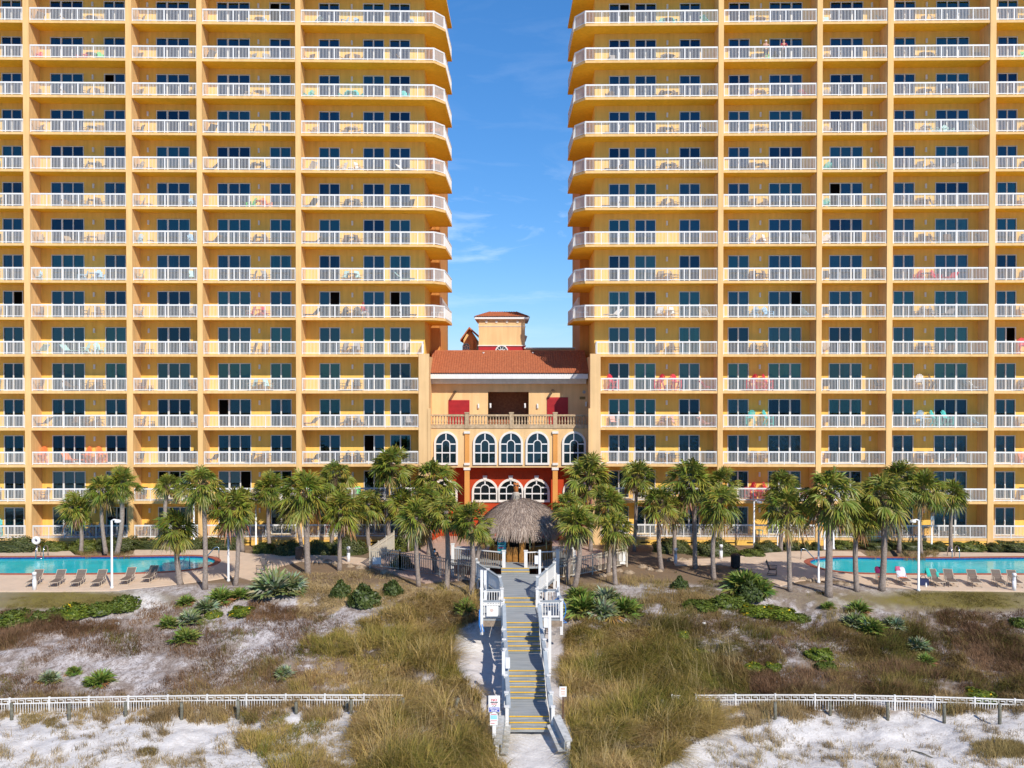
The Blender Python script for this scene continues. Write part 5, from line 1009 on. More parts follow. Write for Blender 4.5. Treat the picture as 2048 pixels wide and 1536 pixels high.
# ------------------------------------------------------------------ balcony furniture
PAINT = {'brown': (0.15, 0.095, 0.06), 'tan': (0.42, 0.31, 0.19), 'grey': (0.30, 0.28, 0.27), 'dark': (0.05, 0.045, 0.045), 'white': (0.75, 0.74, 0.72), 'light blue': (0.33, 0.55, 0.75), 'blue': (0.06, 0.22, 0.55), 'turquoise': (0.08, 0.52, 0.50),
         'pale aqua': (0.42, 0.68, 0.68), 'red': (0.62, 0.03, 0.06), 'orange': (0.75, 0.20, 0.06), 'green': (0.10, 0.55, 0.14), 'yellow': (0.75, 0.55, 0.10), 'pink': (0.72, 0.36, 0.30), 'cream': (0.68, 0.60, 0.45)}
def pm(c): return mat('paint ' + c, PAINT[c], 0.6, 0.08, 9)
FRAMES = {'brown': 'brown', 'tan': 'brown', 'grey': 'dark', 'dark': 'dark'}
FURN = {}
def furn(kind, c):
    if (kind, c) in FURN: return FURN[kind, c]
    a = pm(c); f = pm(FRAMES.get(c, 'tan' if kind == 'sling' else c)); mb = MB()
    if kind == 'sling':                                   # seat faces -y
        mb.bar((0, -0.25, 0.42), (0, 0.22, 0.38), 0.48, 0.03); mb.bar((0, 0.22, 0.38), (0, 0.42, 0.98), 0.48, 0.03, 0, (0, 1, 0))
        for sx in (-0.27, 0.27):
            mb.tube([(sx, -0.26, 0.0), (sx, -0.27, 0.62), (sx, 0.3, 0.6)], 0.02, 5, 1); mb.tube([(sx, 0.36, 0), (sx, 0.2, 0.38), (sx, 0.43, 1.0)], 0.018, 5, 1); mb.bar((sx, -0.27, 0.02), (sx, 0.36, 0.02), 0.03, 0.03, 1); mb.bar((sx, -0.28, 0.63), (sx, 0.2, 0.62), 0.055, 0.025, 1)
    elif kind in ('adirondack', 'tall'):
        h = 0.0 if kind == 'adirondack' else 0.38
        for i in range(5):
            x = (i - 2) * 0.105; top = 1.02 + h - 0.035 * (i - 2) ** 2; mb.bar((x * 0.9, 0.12, 0.3 + h), (x * 1.15, 0.42, top), 0.092, 0.022, 0, (0, 1, 0))
        mb.bar((0, -0.32, 0.38 + h), (0, 0.16, 0.29 + h), 0.52, 0.03)
        for sx in (-0.31, 0.31):
            mb.bar((sx, -0.36, 0.58 + h), (sx, 0.3, 0.55 + h), 0.12, 0.025); mb.box(sx - 0.03, sx + 0.03, -0.34, -0.25, 0, 0.57 + h); mb.bar((sx * 0.95, 0.36, 0), (sx * 0.95, 0.1 - h * 0.3, 0.4 + h), 0.06, 0.09)
            if h: mb.bar((sx, -0.3, 0.3), (sx, 0.33, 0.3), 0.03, 0.06)
        mb.bar((-0.3, 0.3, 0.6 + h), (0.3, 0.3, 0.6 + h), 0.04, 0.07)
        if h: mb.bar((-0.3, -0.3, 0.25), (0.3, -0.3, 0.25), 0.06, 0.04)
    elif kind == 'table':
        mb.lathe([(0.42, 0.68), (0.44, 0.69), (0.44, 0.715), (0.42, 0.72)], 20)
        for k in range(4): a_ = 0.785 + k * 1.571; mb.tube([(0.36 * math.cos(a_), 0.36 * math.sin(a_), 0), (0.18 * math.cos(a_), 0.18 * math.sin(a_), 0.36), (0.34 * math.cos(a_), 0.34 * math.sin(a_), 0.69)], 0.02, 5, 1)
    elif kind == 'side':
        mb.box(-0.22, 0.22, -0.22, 0.22, 0.42, 0.45)
        for sx in (-0.2, 0.2):
            for sy in (-0.2, 0.2): mb.box(sx - 0.018, sx + 0.018, sy - 0.018, sy + 0.018, 0, 0.42, 1)
    elif kind == 'chaise':
        mb.bar((0, -0.8, 0.33), (0, 0.35, 0.33), 0.56, 0.03); mb.bar((0, 0.35, 0.33), (0, 0.85, 0.82), 0.56, 0.03, 0, (0, 1, 0))
        for sx in (-0.3, 0.3):
            mb.bar((sx, -0.82, 0.31), (sx, 0.4, 0.31), 0.035, 0.05, 1); mb.bar((sx, 0.35, 0.31), (sx, 0.87, 0.82), 0.035, 0.04, 1)
            for y in (-0.7, 0.45): mb.tube([(sx, y, 0.3), (sx, y - 0.1, 0.0), (sx, y + 0.15, 0.0), (sx, y + 0.05, 0.3)], 0.016, 5, 1)
    FURN[kind, c] = mb.mesh({'sling': 'patio_chair', 'adirondack': 'adirondack_chair', 'tall': 'tall_adirondack_chair', 'table': 'patio_table', 'side': 'side_table', 'chaise': 'chaise_lounge'}[kind], [a, f]); return FURN[kind, c]
WORD = {'sling': ('patio_chair', 'patio chair', 'chair'), 'adirondack': ('adirondack_chair', 'low slatted chair', 'chair'), 'tall': ('tall_adirondack_chair', 'tall slatted chair', 'chair'), 'table': ('patio_table', 'round table', 'table'), 'side': ('side_table', 'side table', 'table'), 'chaise': ('chaise_lounge', 'chaise lounge', 'chaise')}
BAYN = ['corner bay', 'second bay', 'third bay', 'fourth bay', 'fifth bay']
NCH = [0]
def place(side, k, bay, kind, c, d, t, rz, where):
    if WORD[kind][2] == 'chair':
        if NCH[0] >= 296: return
        NCH[0] += 1
    n, w, cat = WORD[kind]
    lvl = 'on the ground level' if k == 0 else 'on the %s level up' % ORD[k]
    lab = '%s %s %s, %s tower, %s, %s' % (c, w, where, side.name, BAYN[bay], 'ground floor' if k == 0 else ORD[k] + ' floor')
    p = side.w(sd(d, t), t, k * FH + 0.003); o = ob(n, furn(kind, c), None, p, side.a + side.sg * rz)
    tag(o, lab, cat, {'chair': 'chairs on the tower balconies', 'table': 'tables on the tower balconies', 'chaise': 'chaise lounges on the tower balconies'}[cat]); return o
SPEC = {  # (side, floor, bay): (kind, colour, second colour)
 (-1, 14, 0): ('adirondack', 'light blue'), (-1, 12, 0): ('adirondack', 'turquoise'), (-1, 7, 0): ('sling', 'pale aqua'), (-1, 14, 1): ('adirondack', 'light blue', 'yellow'), (-1, 9, 1): ('adirondack', 'orange', 'green'), (-1, 6, 1): ('sling', 'red'), (-1, 4, 1): ('sling', 'pale aqua'),
 (-1, 9, 2): ('adirondack', 'light blue', 'grey'), (-1, 8, 2): ('adirondack', 'light blue'), (-1, 7, 2): ('sling', 'pale aqua'), (-1, 13, 3): ('adirondack', 'green', 'red'), (-1, 7, 3): ('adirondack', 'light blue'), (-1, 5, 3): ('adirondack', 'pale aqua'), (-1, 2, 3): ('tall', 'orange'), (-1, 0, 3): ('adirondack', 'blue'), (-1, 0, 4): ('tall', 'turquoise'),
 (-1, 8, 3): ('sling', 'tan'), (-1, 1, 0): ('sling', 'green'), (-1, 5, 0): ('sling', 'grey'), (-1, 10, 0): ('sling', 'white'),
 (1, 14, 0): ('adirondack', 'turquoise'), (1, 6, 0): ('sling', 'white'), (1, 4, 0): ('tall', 'red'), (1, 3, 0): ('sling', 'pink'), (1, 13, 1): ('sling', 'grey', 'green'), (1, 6, 1): ('adirondack', 'light blue'), (1, 4, 1): ('tall', 'red'), (1, 3, 1): ('tall', 'turquoise'), (1, 1, 1): ('tall', 'red'), (1, 0, 1): ('tall', 'turquoise'),
 (1, 10, 2): ('adirondack', 'turquoise'), (1, 8, 2): ('adirondack', 'white'), (1, 11, 3): ('adirondack', 'white', 'pale aqua'), (1, 7, 3): ('adirondack', 'red'), (1, 4, 3): ('tall', 'white', 'brown'), (1, 3, 3): ('tall', 'light blue', 'turquoise'), (1, 5, 4): ('tall', 'red'), (1, 2, 4): ('adirondack', 'orange'), (1, 13, 4): ('sling', 'green'), (1, 8, 1): ('sling', 'white'), (1, 12, 1): ('sling', 'red', 'brown'), (1, 9, 2): ('adirondack', 'turquoise'), (1, 14, 2): ('sling', 'pale aqua')}
SETS = [(300, 316, 332), (485, 499, 517), (632, 722, 740), (818, 832, 850), (988, 1022, 1042)]
ENDS = [(398, 205), (598,), (), (938, 875), ()]
fr = random.Random(21)
for k in range(14, -1, -1):
    for side in (LEFT, RIGHT):
        for bay in range(5):
            sp = SPEC.get((side.sg, k, bay)); base = fr.choice(['brown', 'brown', 'brown', 'tan', 'dark', 'dark', 'grey'])
            kind, c = (sp[0], sp[1]) if sp else ('sling' if fr.random() < 0.8 else 'adirondack', base); c2 = sp[2] if sp and len(sp) > 2 else c
            j = lambda a: fr.uniform(-a, a)
            if not sp and fr.random() < 0.05: continue
            d1, dt, d2 = SETS[bay]
            # for the right tower the spot words run the other way, so they speak of the doors and fins instead
            if bay == 2:
                place(side, k, bay, kind, c, d1 + j(2), 1.25, -0.5 + j(0.4), 'by the inner fin'); place(side, k, bay, kind, c2, d2 + j(3), 1.15, 0.6 + j(0.4), 'by the outer fin')
                if fr.random() < 0.6: place(side, k, bay, 'side', fr.choice(['brown', 'dark', 'tan']), dt - 4 + j(2), 1.35, j(0.3), 'past the door')
            elif bay == 4:
                place(side, k, bay, kind, c, d2 - 12 + j(4), 1.2, j(0.6), 'past the first door')
            else:
                place(side, k, bay, kind, c, d1 + j(3), 1.2, -0.75 + j(0.4), 'inner by table'); place(side, k, bay, kind, c2, d2 + j(3), 1.2, 0.75 + j(0.4), 'outer by table')
                tb = c if sp and fr.random() < 0.5 else fr.choice(['brown', 'dark', 'brown', 'tan']); place(side, k, bay, 'table' if fr.random() < 0.75 else 'side', tb, dt + j(2), 1.15, j(0.5), 'between the doors')
                for e, dd in enumerate(ENDS[bay]):
                    q = fr.random()
                    if q < 0.42: place(side, k, bay, 'chaise', c if sp else base, dd + j(4), 1.15 if e else 1.05, (1.9 if e == 0 else -1.3) + j(0.5), 'near outer fin' if e == 0 else 'at far door')
                    elif q < 0.78 and bay in (0, 3): place(side, k, bay, kind, c2, dd + j(6), 1.25, j(0.7), 'near outer fin' if e == 0 else 'at far door')

# ------------------------------------------------------------------ people
def skinned(name, verts, edges, m, parent, sub=1):
    me = bpy.data.meshes.new(name); me.from_pydata([v[:3] for v in verts], edges, []); o = bpy.data.objects.new(name, me); C.objects.link(o)
    o.modifiers.new('s', 'SKIN'); o.modifiers.new('d', 'SUBSURF').levels = sub
    for i, v in enumerate(verts):
        r = v[3]; me.skin_vertices[0].data[i].radius = r if hasattr(r, '__len__') else (r, r); me.skin_vertices[0].data[i].use_root = i == 0
    dg = bpy.context.evaluated_depsgraph_get(); dg.update(); nm = bpy.data.meshes.new_from_object(o.evaluated_get(dg)); nm.name = name; bpy.data.objects.remove(o); nm.materials.clear(); nm.materials.append(m)
    nm.polygons.foreach_set('use_smooth', [True] * len(nm.polygons)); return ob(name, nm, parent)
def person(label, loc, rz, skin, shirt, pants, hair, pose='stand', sleeves=True, mask=None):
    t = thing('person', label, 'person', loc, rz); sk = mat('skin %s' % (skin,), skin, 0.6, 0.05, 9)
    hz = 0.92 if pose != 'sit' else 0.50                       # hip height
    J = {'pel': (0, 0, hz), 'waist': (0, 0.01, hz + 0.14), 'chest': (0, 0.0, hz + 0.38), 'neck': (0, -0.01, hz + 0.55), 'head': (0, -0.03, hz + 0.66), 'crown': (0, -0.02, hz + 0.78)}
    L = {}
    for s_, n in ((-1, 'l'), (1, 'r')):
        L['sh' + n] = (s_ * 0.18, 0, hz + 0.48)
        if pose == 'lean': L['el' + n] = (s_ * 0.27, -0.14, hz + 0.26); L['wr' + n] = (s_ * 0.16, -0.36, hz + 0.20)
        elif pose == 'sit': L['el' + n] = (s_ * 0.25, -0.06, hz + 0.2); L['wr' + n] = (s_ * 0.2, -0.3, hz + 0.16)
        else: L['el' + n] = (s_ * 0.25, 0.03, hz + 0.2); L['wr' + n] = (s_ * 0.24, -0.08, hz - 0.04)
        L['hip' + n] = (s_ * 0.095, 0, hz - 0.05)
        if pose == 'sit': L['kn' + n] = (s_ * 0.13, -0.43, hz + 0.0); L['an' + n] = (s_ * 0.13, -0.42, 0.08); L['to' + n] = (s_ * 0.14, -0.6, 0.035)
        else: L['kn' + n] = (s_ * 0.10, -0.03, 0.48); L['an' + n] = (s_ * 0.10, 0.02, 0.08); L['to' + n] = (s_ * 0.12, -0.15, 0.035)
    J.update(L); RAD = {'pel': (0.15, 0.11), 'waist': (0.125, 0.095), 'chest': (0.155, 0.105), 'neck': 0.055, 'head': (0.078, 0.095), 'crown': (0.06, 0.075), 'sh': 0.068, 'el': 0.042, 'wr': 0.028, 'hip': 0.085, 'kn': 0.055, 'an': 0.038, 'to': 0.03}
    rad = lambda k: RAD[k] if k in RAD else RAD[k[:-1]]
    names = list(J); idx = {k: i for i, k in enumerate(names)}; V = [J[k] + (rad(k),) for k in names]
    E = [('pel', 'waist'), ('waist', 'chest'), ('chest', 'neck'), ('neck', 'head'), ('head', 'crown')] + [e for n in 'lr' for e in (('chest', 'sh' + n), ('sh' + n, 'el' + n), ('el' + n, 'wr' + n), ('pel', 'hip' + n), ('hip' + n, 'kn' + n), ('kn' + n, 'an' + n), ('an' + n, 'to' + n))]
    E = [(idx[a], idx[b]) for a, b in E]
    V.append((0, -0.135, hz + 0.655, 0.014)); E.append((idx['head'], len(V) - 1))                 # nose
    for s_, n in ((-1, 'l'), (1, 'r')):
        w = Vector(J['wr' + n]); d = (w - Vector(J['el' + n])).normalized(); sdv = Vector((1, 0, 0)); pal = w + d * 0.07; V.append(tuple(pal) + ((0.032, 0.018),)); pi_ = len(V) - 1; E.append((idx['wr' + n], pi_))
        for f in range(4):
            a = pal + sdv * (f - 1.5) * 0.018 + d * 0.035; b = a + d * (0.035, 0.042, 0.04, 0.03)[f] + Vector((0, 0, -0.012)); V.extend([tuple(a) + (0.0095,), tuple(b) + (0.008,)]); E += [(pi_, len(V) - 2), (len(V) - 2, len(V) - 1)]
        th = w + d * 0.04 - sdv * s_ * 0.038; V.append(tuple(th) + (0.011,)); E.append((pi_, len(V) - 1))
        V.append((s_ * 0.085, -0.02, hz + 0.655, 0.014)); E.append((idx['head'], len(V) - 1))    # ear
    skinned('body', V, E, sk, t, 1)
    def cloth(name, keys, grow, m):
        kk = [k for k in keys]; ii = {k: i for i, k in enumerate(kk)}; VV = [J[k] + (tuple(x + grow for x in rad(k)) if hasattr(rad(k), '__len__') else rad(k) + grow,) for k in kk]
        EE = [(ii[names[a]], ii[names[b]]) for a, b in E if a < len(names) and b < len(names) and names[a] in ii and names[b] in ii]; return skinned(name, VV, EE, m, t, 1)
    if shirt: cloth('shirt', ['chest', 'waist', 'pel', 'shl', 'shr', 'ell', 'elr'] + (['wrl', 'wrr'] if sleeves else []), 0.014, mat('cloth %s' % (shirt,), shirt, 0.85, 0.1, 12))
    cloth('trousers', ['pel', 'hipl', 'hipr', 'knl', 'knr'] + (['anl', 'anr'] if pants[1] else []), 0.018, mat('cloth %s' % (pants[0],), pants[0], 0.85, 0.1, 12))
    mb = MB(); hc = (0, -0.005, hz + 0.685); mb.lathe([(0.101, 0.0), (0.104, 0.05), (0.085, 0.1), (0.05, 0.13), (0.0, 0.137)], 12, hc); o = mb.build('hair', mat('hair %s' % (hair,), hair, 0.8, 0.1, 20), t, True)
    for s_ in (-1, 1): mb = MB(); mb.lathe([(0, -0.011), (0.013, 0), (0, 0.011)], 8, (s_ * 0.034, -0.118, hz + 0.685)); mb.build('eye', BLACK, t)
    mb = MB(); mb.box(-0.03, 0.03, -0.128, -0.1, hz + 0.605, hz + 0.615); mb.build('mouth', mat('lips', (0.35, 0.12, 0.1), 0.6), t)
    if mask: mb = MB(); mb.tube([(0, -0.09, hz + 0.575), (0, -0.13, hz + 0.62), (0, -0.1, hz + 0.665)], [0.05, 0.055, 0.05], 10); mb.build('face_mask', mat('mask blue', mask, 0.8), t)
    return t
p = PZ(869, 1146, -0.5)
person('person in a black jacket and blue face mask leaning at the grey fence', (p.x, p.y, -0.5), 0.2, (0.45, 0.26, 0.17), (0.015, 0.015, 0.02), ((0.03, 0.05, 0.10), True), (0.02, 0.015, 0.012), 'lean', True, (0.18, 0.45, 0.75))
q = RIGHT.w(sd(511, 0.5), 0.55, 13 * FH); person('shirtless person in dark shorts and a pale cap on the thirteenth level balcony', q, RIGHT.a + 0.2, (0.60, 0.33, 0.23), None, ((0.03, 0.04, 0.10), False), (0.7, 0.68, 0.62), 'lean')
q = RIGHT.w(sd(546, 0.5), 0.5, 13 * FH); person('bald person in a dark red shirt at the thirteenth level railing', q, RIGHT.a, (0.60, 0.33, 0.22), (0.30, 0.02, 0.05), ((0.25, 0.22, 0.2), True), (0.62, 0.36, 0.25), 'lean', False)
q = LEFT.w(sd(293, 0.75), 0.75, 6 * FH); person('person in a red shirt and white shorts sitting on the sixth level balcony', q, LEFT.a + 1.2, (0.55, 0.32, 0.22), (0.55, 0.02, 0.05), ((0.75, 0.74, 0.72), False), (0.35, 0.05, 0.05), 'sit')

# ------------------------------------------------------------------ pool furniture
def lounger_mesh():
    f = MB(); s = MB()
    for sx in (-0.31, 0.31):
        f.tube([(sx, -0.95, 0.36), (sx, 0.25, 0.36), (sx, 0.78, 0.93)], 0.022, 6); f.tube([(sx, -0.9, 0.36), (sx, -0.98, 0.02), (sx, -0.55, 0.02), (sx, -0.42, 0.35)], 0.02, 6); f.tube([(sx, 0.12, 0.36), (sx, 0.02, 0.02), (sx, 0.5, 0.02), (sx, 0.42, 0.5)], 0.02, 6)
        f.tube([(sx * 1.02, -0.12, 0.36), (sx * 1.02, -0.05, 0.55), (sx * 1.02, 0.4, 0.56)], 0.018, 6)
    f.bar((-0.31, -0.95, 0.36), (0.31, -0.95, 0.36), 0.04, 0.04); f.bar((-0.31, 0.78, 0.93), (0.31, 0.78, 0.93), 0.04, 0.04); f.bar((-0.31, -0.97, 0.02), (0.31, -0.97, 0.02), 0.03, 0.03); f.bar((-0.31, 0.5, 0.02), (0.31, 0.5, 0.02), 0.03, 0.03)
    for i in range(9): y = -0.9 + i * 0.128; s.bar((0, y, 0.375), (0, y + 0.112, 0.375), 0.6, 0.012)
    for i in range(6): t = i / 6; a = Vector((0, 0.25 + 0.53 * t, 0.375 + 0.57 * t)); s.bar(a, a + Vector((0, 0.53, 0.57)) * 0.15, 0.6, 0.012, 0, (0, 1, 0))
    return f.mesh('frame', BEIGEF), s.mesh('sling', SLINGM)
LF, LS = lounger_mesh()
LOUNGE = [(50, 1176, 0.12, 'leftmost brown lounger of the six by the left pool, left of the bollard'), (96, 1176, 0.12, 'second brown lounger from the left by the left pool, right of the bollard'), (138, 1176, 0.12, 'third brown lounger from the left by the left pool'), (180, 1176, 0.10, 'fourth brown lounger by the left pool, just left of the tall lamp post'), (239, 1171, 0.05, 'fifth brown lounger by the left pool, just right of the tall lamp post'), (284, 1167, 0.0, 'rightmost brown lounger by the left pool, beyond the lamp post'),
          (1768, 1172, -0.2, 'lounger behind the big palm with a dark maroon towel over its back'), (1812, 1173, -0.12, 'lounger with a pale towel and a pink towel, left of the tall post'), (1878, 1175, -0.06, 'lounger with green towels hung on its back, right of the tall post'), (1908, 1175, -0.2, 'brown lounger right of the green towel one'), (1956, 1176, -0.2, 'brown lounger in the middle of the right row'), (2006, 1176, -0.2, 'brown lounger left of the right bollard'), (2038, 1177, -0.2, 'brown lounger behind the right bollard at the edge')]
LP = []
for u, v, rz, lab in LOUNGE:
    b = PZ(u + 6, v, DECK); t = thing('sun_lounger', lab, 'sun lounger', (b.x, b.y + 0.9, DECK + 0.002), rz, 'brown sun loungers along the pool decks', 0.92); ob('frame', LF, t); ob('sling', LS, t); LP.append(t)
def towel(name, lab, L, c, y0, y1, on_back=True, w=0.64, drop=0.25, x=0.0):
    mb = MB(); n = 10
    if on_back: pts = [Vector((0, 0.25 + 0.53 * t, 0.40 + 0.57 * t)) + Vector((0, -0.02, 0.02)) for t in [y0 + (y1 - y0) * i / n for i in range(n + 1)]]; pts += [pts[-1] + Vector((0, 0.05, 0.01)), pts[-1] + Vector((0, 0.07, -drop))] if y1 >= 1 else []
    else: pts = [Vector((0, y0 + (y1 - y0) * i / n, 0.405 + 0.012 * math.sin(i * 1.7))) for i in range(n + 1)]
    vs = []
    for i, p_ in enumerate(pts):
        for j in range(7): f = j / 6 - 0.5; vs.append(p_ + Vector((x + f * w, 0, 0.014 * math.sin(j * 2.1 + i) - 0.10 * max(0, abs(f) - 0.42) * 8)))
    fs = [(i * 7 + j, i * 7 + j + 1, i * 7 + j + 8, i * 7 + j + 7) for i in range(len(pts) - 1) for j in range(6)]
    th = Vector((0, 0.0, 0.02)); k = len(vs); vs += [p_ + th for p_ in vs]; fs += [tuple(i + k for i in f)[::-1] for f in fs]; mb.add(vs, fs)
    o = mb.build(name, mat('towel ' + lab[:12], c, 0.95, 0.1, 14, 0.3, 60), None, True); o.location = L.location; o.rotation_euler = L.rotation_euler; o.scale = L.scale; return tag(o, lab, 'towel')
towel('towel', 'maroon and white towel draped over the lounger behind the big palm', LP[6], (0.16, 0.01, 0.07), 0.35, 1.0)
towel('towel', 'long pale grey towel spread down the lounger left of the tall post', LP[7], (0.62, 0.62, 0.70), 0.0, 1.0)
towel('towel', 'pink towel over the top left of the pale one', LP[7], (0.52, 0.12, 0.22), 0.62, 1.02, True, 0.36, 0.3, -0.16).location.z += 0.03
towel('towel', 'orange towel laid on the seat of the lounger left of the tall post', LP[7], (0.80, 0.24, 0.12), -0.1, 0.22, False)
towel('towel', 'orange towel on the seat of the maroon towel lounger', LP[6], (0.80, 0.26, 0.14), 0.0, 0.24, False, 0.5)
towel('towel', 'turquoise towel hanging over the left side of the green lounger', LP[8], (0.03, 0.45, 0.38), 0.1, 1.0, True, 0.3, 0.4, -0.3)
towel('towel', 'small turquoise towel at the right side of the green lounger', LP[8], (0.05, 0.48, 0.40), 0.1, 0.6, True, 0.2, 0.3, 0.32)
p = PZ(1846, 1170, DECK); mb = MB(); mb.prism([(-0.3, -0.2), (0.3, -0.2), (0.34, 0.15), (-0.26, 0.2)], 0, 0.42); mb.tube([(-0.2, 0, 0.42), (-0.1, 0, 0.62), (0.1, 0, 0.62), (0.2, 0, 0.42)], 0.02, 6); tag(mb.build('beach_bag', mat('bag navy', (0.02, 0.03, 0.09), 0.8), None, False, p), 'navy beach bag standing between the tall post and the green towels', 'bag')
p = PZ(1852, 1174, DECK); mb = MB(); mb.lathe([(0.05, 0), (0.055, 0.02), (0.055, 0.2), (0.025, 0.25), (0.025, 0.29)], 10); tag(mb.build('bottle', SIGNW, None, True, p), 'white bottle standing on the deck right of the tall post', 'bottle')
def handrail(name, lab, u, v, z, rz, kind='rail'):
    b = PZ(u, v, z); mb = MB()
    for s_ in ((-0.28, 0.28) if kind == 'ladder' else (0,)):
        if kind == 'ladder': mb.tube([(s_, -0.5, -0.5), (s_, -0.5, 0.45), (s_, -0.35, 0.78), (s_, -0.1, 0.86), (s_, 0.15, 0.7), (s_, 0.25, 0.0)], 0.035, 8)
        else: mb.tube([(-1.1, s_, -0.45), (-0.85, s_, 0.05), (-0.2, s_, 0.8), (0.0, s_, 0.88), (0.14, s_, 0.82), (0.16, s_, 0.0)], 0.04, 8)
    if kind == 'ladder':
        for zz in (-0.35, -0.1): mb.bar((-0.28, -0.5, zz), (0.28, -0.5, zz), 0.08, 0.03)
    return tag(mb.build(name, STEEL, None, True, (b.x, b.y, z)), lab, 'handrail')
bb = handrail('pool_ladder', 'steel pool ladder at the far side of the left pool', 86, 1112, DECK + 0.02, 0.1, 'ladder'); handrail('pool_ladder', 'steel pool ladder at the far side of the right pool', 1905, 1113, DECK + 0.02, 0, 'ladder')
handrail('pool_handrail', 'curved steel handrail at the tip of the left pool', 434, 1117, DECK + 0.02, 0)
o = handrail('pool_handrail', 'thin handrail standing in the shallow end of the left pool', 376, 1133, DECK - 0.1, 0); o.scale = (0.8, 0.8, 0.85)
o = handrail('pool_handrail', 'thin steel handrail at the curved end of the right pool', 1606, 1118, DECK + 0.02, 0); o.scale = (-1, 1, 0.9)

# ------------------------------------------------------------------ lamps, posts, bins, signs, fences
def lamp_post(u, vt, vb, lab, head=1, z=-0.62, r=0.075, tilt=0):
    b = G(u, vb) if vb > 1130 else PZ(u, vb, z); b = b if b.y < 72.0 else Vector((*P(u, vb, 72.0)[:2], z)); top = P(u, vt, b.y).z - b.z; t = thing('lamp_post', lab, 'lamp post', b, 0, 'white posts around the pools')
    mb = MB(); mb.lathe([(r * 1.5, 0), (r * 1.5, 0.12), (r, 0.16), (r * 0.8, top)], 12); mb.build('post', POLEM, t, True)
    if head:
        mb = MB(); hx = 0.38 * head; mb.tube([(0, 0, top), (hx * 0.4, 0, top + 0.06), (hx, -0.05, top + 0.02)], [0.05, 0.05, 0.06], 8); mb.lathe([(0.04, 0.1), (0.15, 0.06), (0.22, -0.02), (0.2, -0.1), (0.0, -0.14)], 14, (hx + 0.05 * head, -0.05, top - 0.02)); mb.build('lamp_head', POLEM, t, True)
    return t
lamp_post(224, 1041, 1177, 'tall white lamp post with a drop shaped head in front of the left pool'); lamp_post(457, 1062, 1163, 'slim white post without a head at the left deck corner', 0); lamp_post(512, 1010, 1088, 'slim white post in front of the second fin of the left tower', 0)
lamp_post(388, 1004, 1099, 'white post partly behind the tall left deck palm', 0); lamp_post(1508, 1003, 1098, 'white lamp post with a side head in front of the red chairs'); lamp_post(1555, 1012, 1096, 'thin white post in the hedge beside the lamp with a side head', 0, r=0.05)
lamp_post(1637, 1036, 1166, 'white post at the curved end of the right pool', -1); lamp_post(1649, 1040, 1100, 'white post behind the big palm at the right pool', 0); lamp_post(1667, 1060, 1097, 'short white post right of the one behind the big palm', 0)
lamp_post(1837, 1041, 1182, 'tall white lamp post in front of the right pool loungers', -1); t = lamp_post(1863, 992, 1098, 'white post with a small box behind the right pool', 0)
mb = MB(); mb.box(-0.13, 0.13, -0.14, -0.06, 2.35, 2.7); mb.build('control_box', POLEM, t)
def bollard(u, vt, vb, lab, stripes):
    b = G(u, vb) if vb > 1140 else PZ(u, vb, -0.6); h = P(u, vt, b.y).z - b.z; t = thing('bollard_light', lab, 'bollard', b, 0, 'white bollard lights'); mb = MB(); mb.lathe([(0.13, 0), (0.12, h * 0.6)], 14); mb.lathe([(0.13, h * 0.82), (0.135, h - 0.05), (0.1, h)], 14); mb.build('post', POLEM, t, True)
    mb = MB(); mb.lathe([(0.085, h * 0.6), (0.085, h * 0.82)], 12)
    for k in range(3): mb.lathe([(0.12, h * (0.63 + 0.07 * k)), (0.12, h * (0.655 + 0.07 * k))], 12)
    mb.build('louvre_lamp', METALG if stripes else POLEM, t)
bollard(69, 1144, 1181, 'white bollard on the front edge of the left pool deck', False); bollard(2028, 1146, 1183, 'white bollard on the front edge of the right pool deck', False); bollard(697, 1093, 1125, 'striped white bollard left of the beige fence corner', True); bollard(1351, 1096, 1127, 'first striped white bollard right of the right fence', True); bollard(1442, 1089, 1119, 'second striped white bollard, nearer the black bin', True)
def bin_(u, vt, vb, m, lab):
    b = PZ(u, vb, DECK); h = P(u, vt, b.y).z - DECK; t = thing('litter_bin', lab, 'litter bin', b); mb = MB(); r = h * 0.3; mb.lathe([(r * 0.9, 0), (r, 0.05), (r, h * 0.86)], 18)
    for k in range(18): a = k * 0.349; mb.bar((r * 1.02 * math.cos(a), r * 1.02 * math.sin(a), 0.06), (r * 1.02 * math.cos(a), r * 1.02 * math.sin(a), h * 0.84), 0.05, 0.03)
    mb.build('body', m, t); mb = MB(); mb.lathe([(r * 1.1, h * 0.86), (r * 1.1, h * 0.92), (r * 0.6, h)], 18); mb.build('lid', m, t)
bin_(599, 1093, 1118, BROWNBIN, 'brown slatted litter bin left of the big leaning palm'); bin_(1471, 1107, 1135, BLACK, 'black litter bin behind the big right palmetto')
# life ring on a stand
b = PZ(73, 1103, -0.62); t = thing('life_ring', 'white life ring with dark centre hanging on a post behind the left pool', 'life ring', b); hz_ = P(73, 1081, b.y).z - b.z
mb = MB(); mb.tube([(0, 0.1, 0), (0, 0.1, hz_ + 0.3)], 0.04, 8); mb.build('post', POLEM, t); mb = MB(); pr = [(0.22 + 0.13 * math.cos(a * 0.524), 0.13 * math.sin(a * 0.524)) for a in range(12)]
N = 24; vs = [(r_ * math.cos(2 * math.pi * k / N), z_ - 0.05, hz_ + r_ * math.sin(2 * math.pi * k / N)) for k in range(N) for r_, z_ in pr]; mb.add(vs, [(k * 12 + i, k * 12 + (i + 1) % 12, ((k + 1) % N) * 12 + (i + 1) % 12, ((k + 1) % N) * 12 + i) for k in range(N) for i in range(12)]); mb.build('ring', POLEM, t, True)
mb = MB(); mb.tube([(0, 0.0, hz_), (0, 0.05, hz_)], 0.13, 14); mb.build('hub', mat('hub purple grey', (0.12, 0.10, 0.16), 0.7), t)
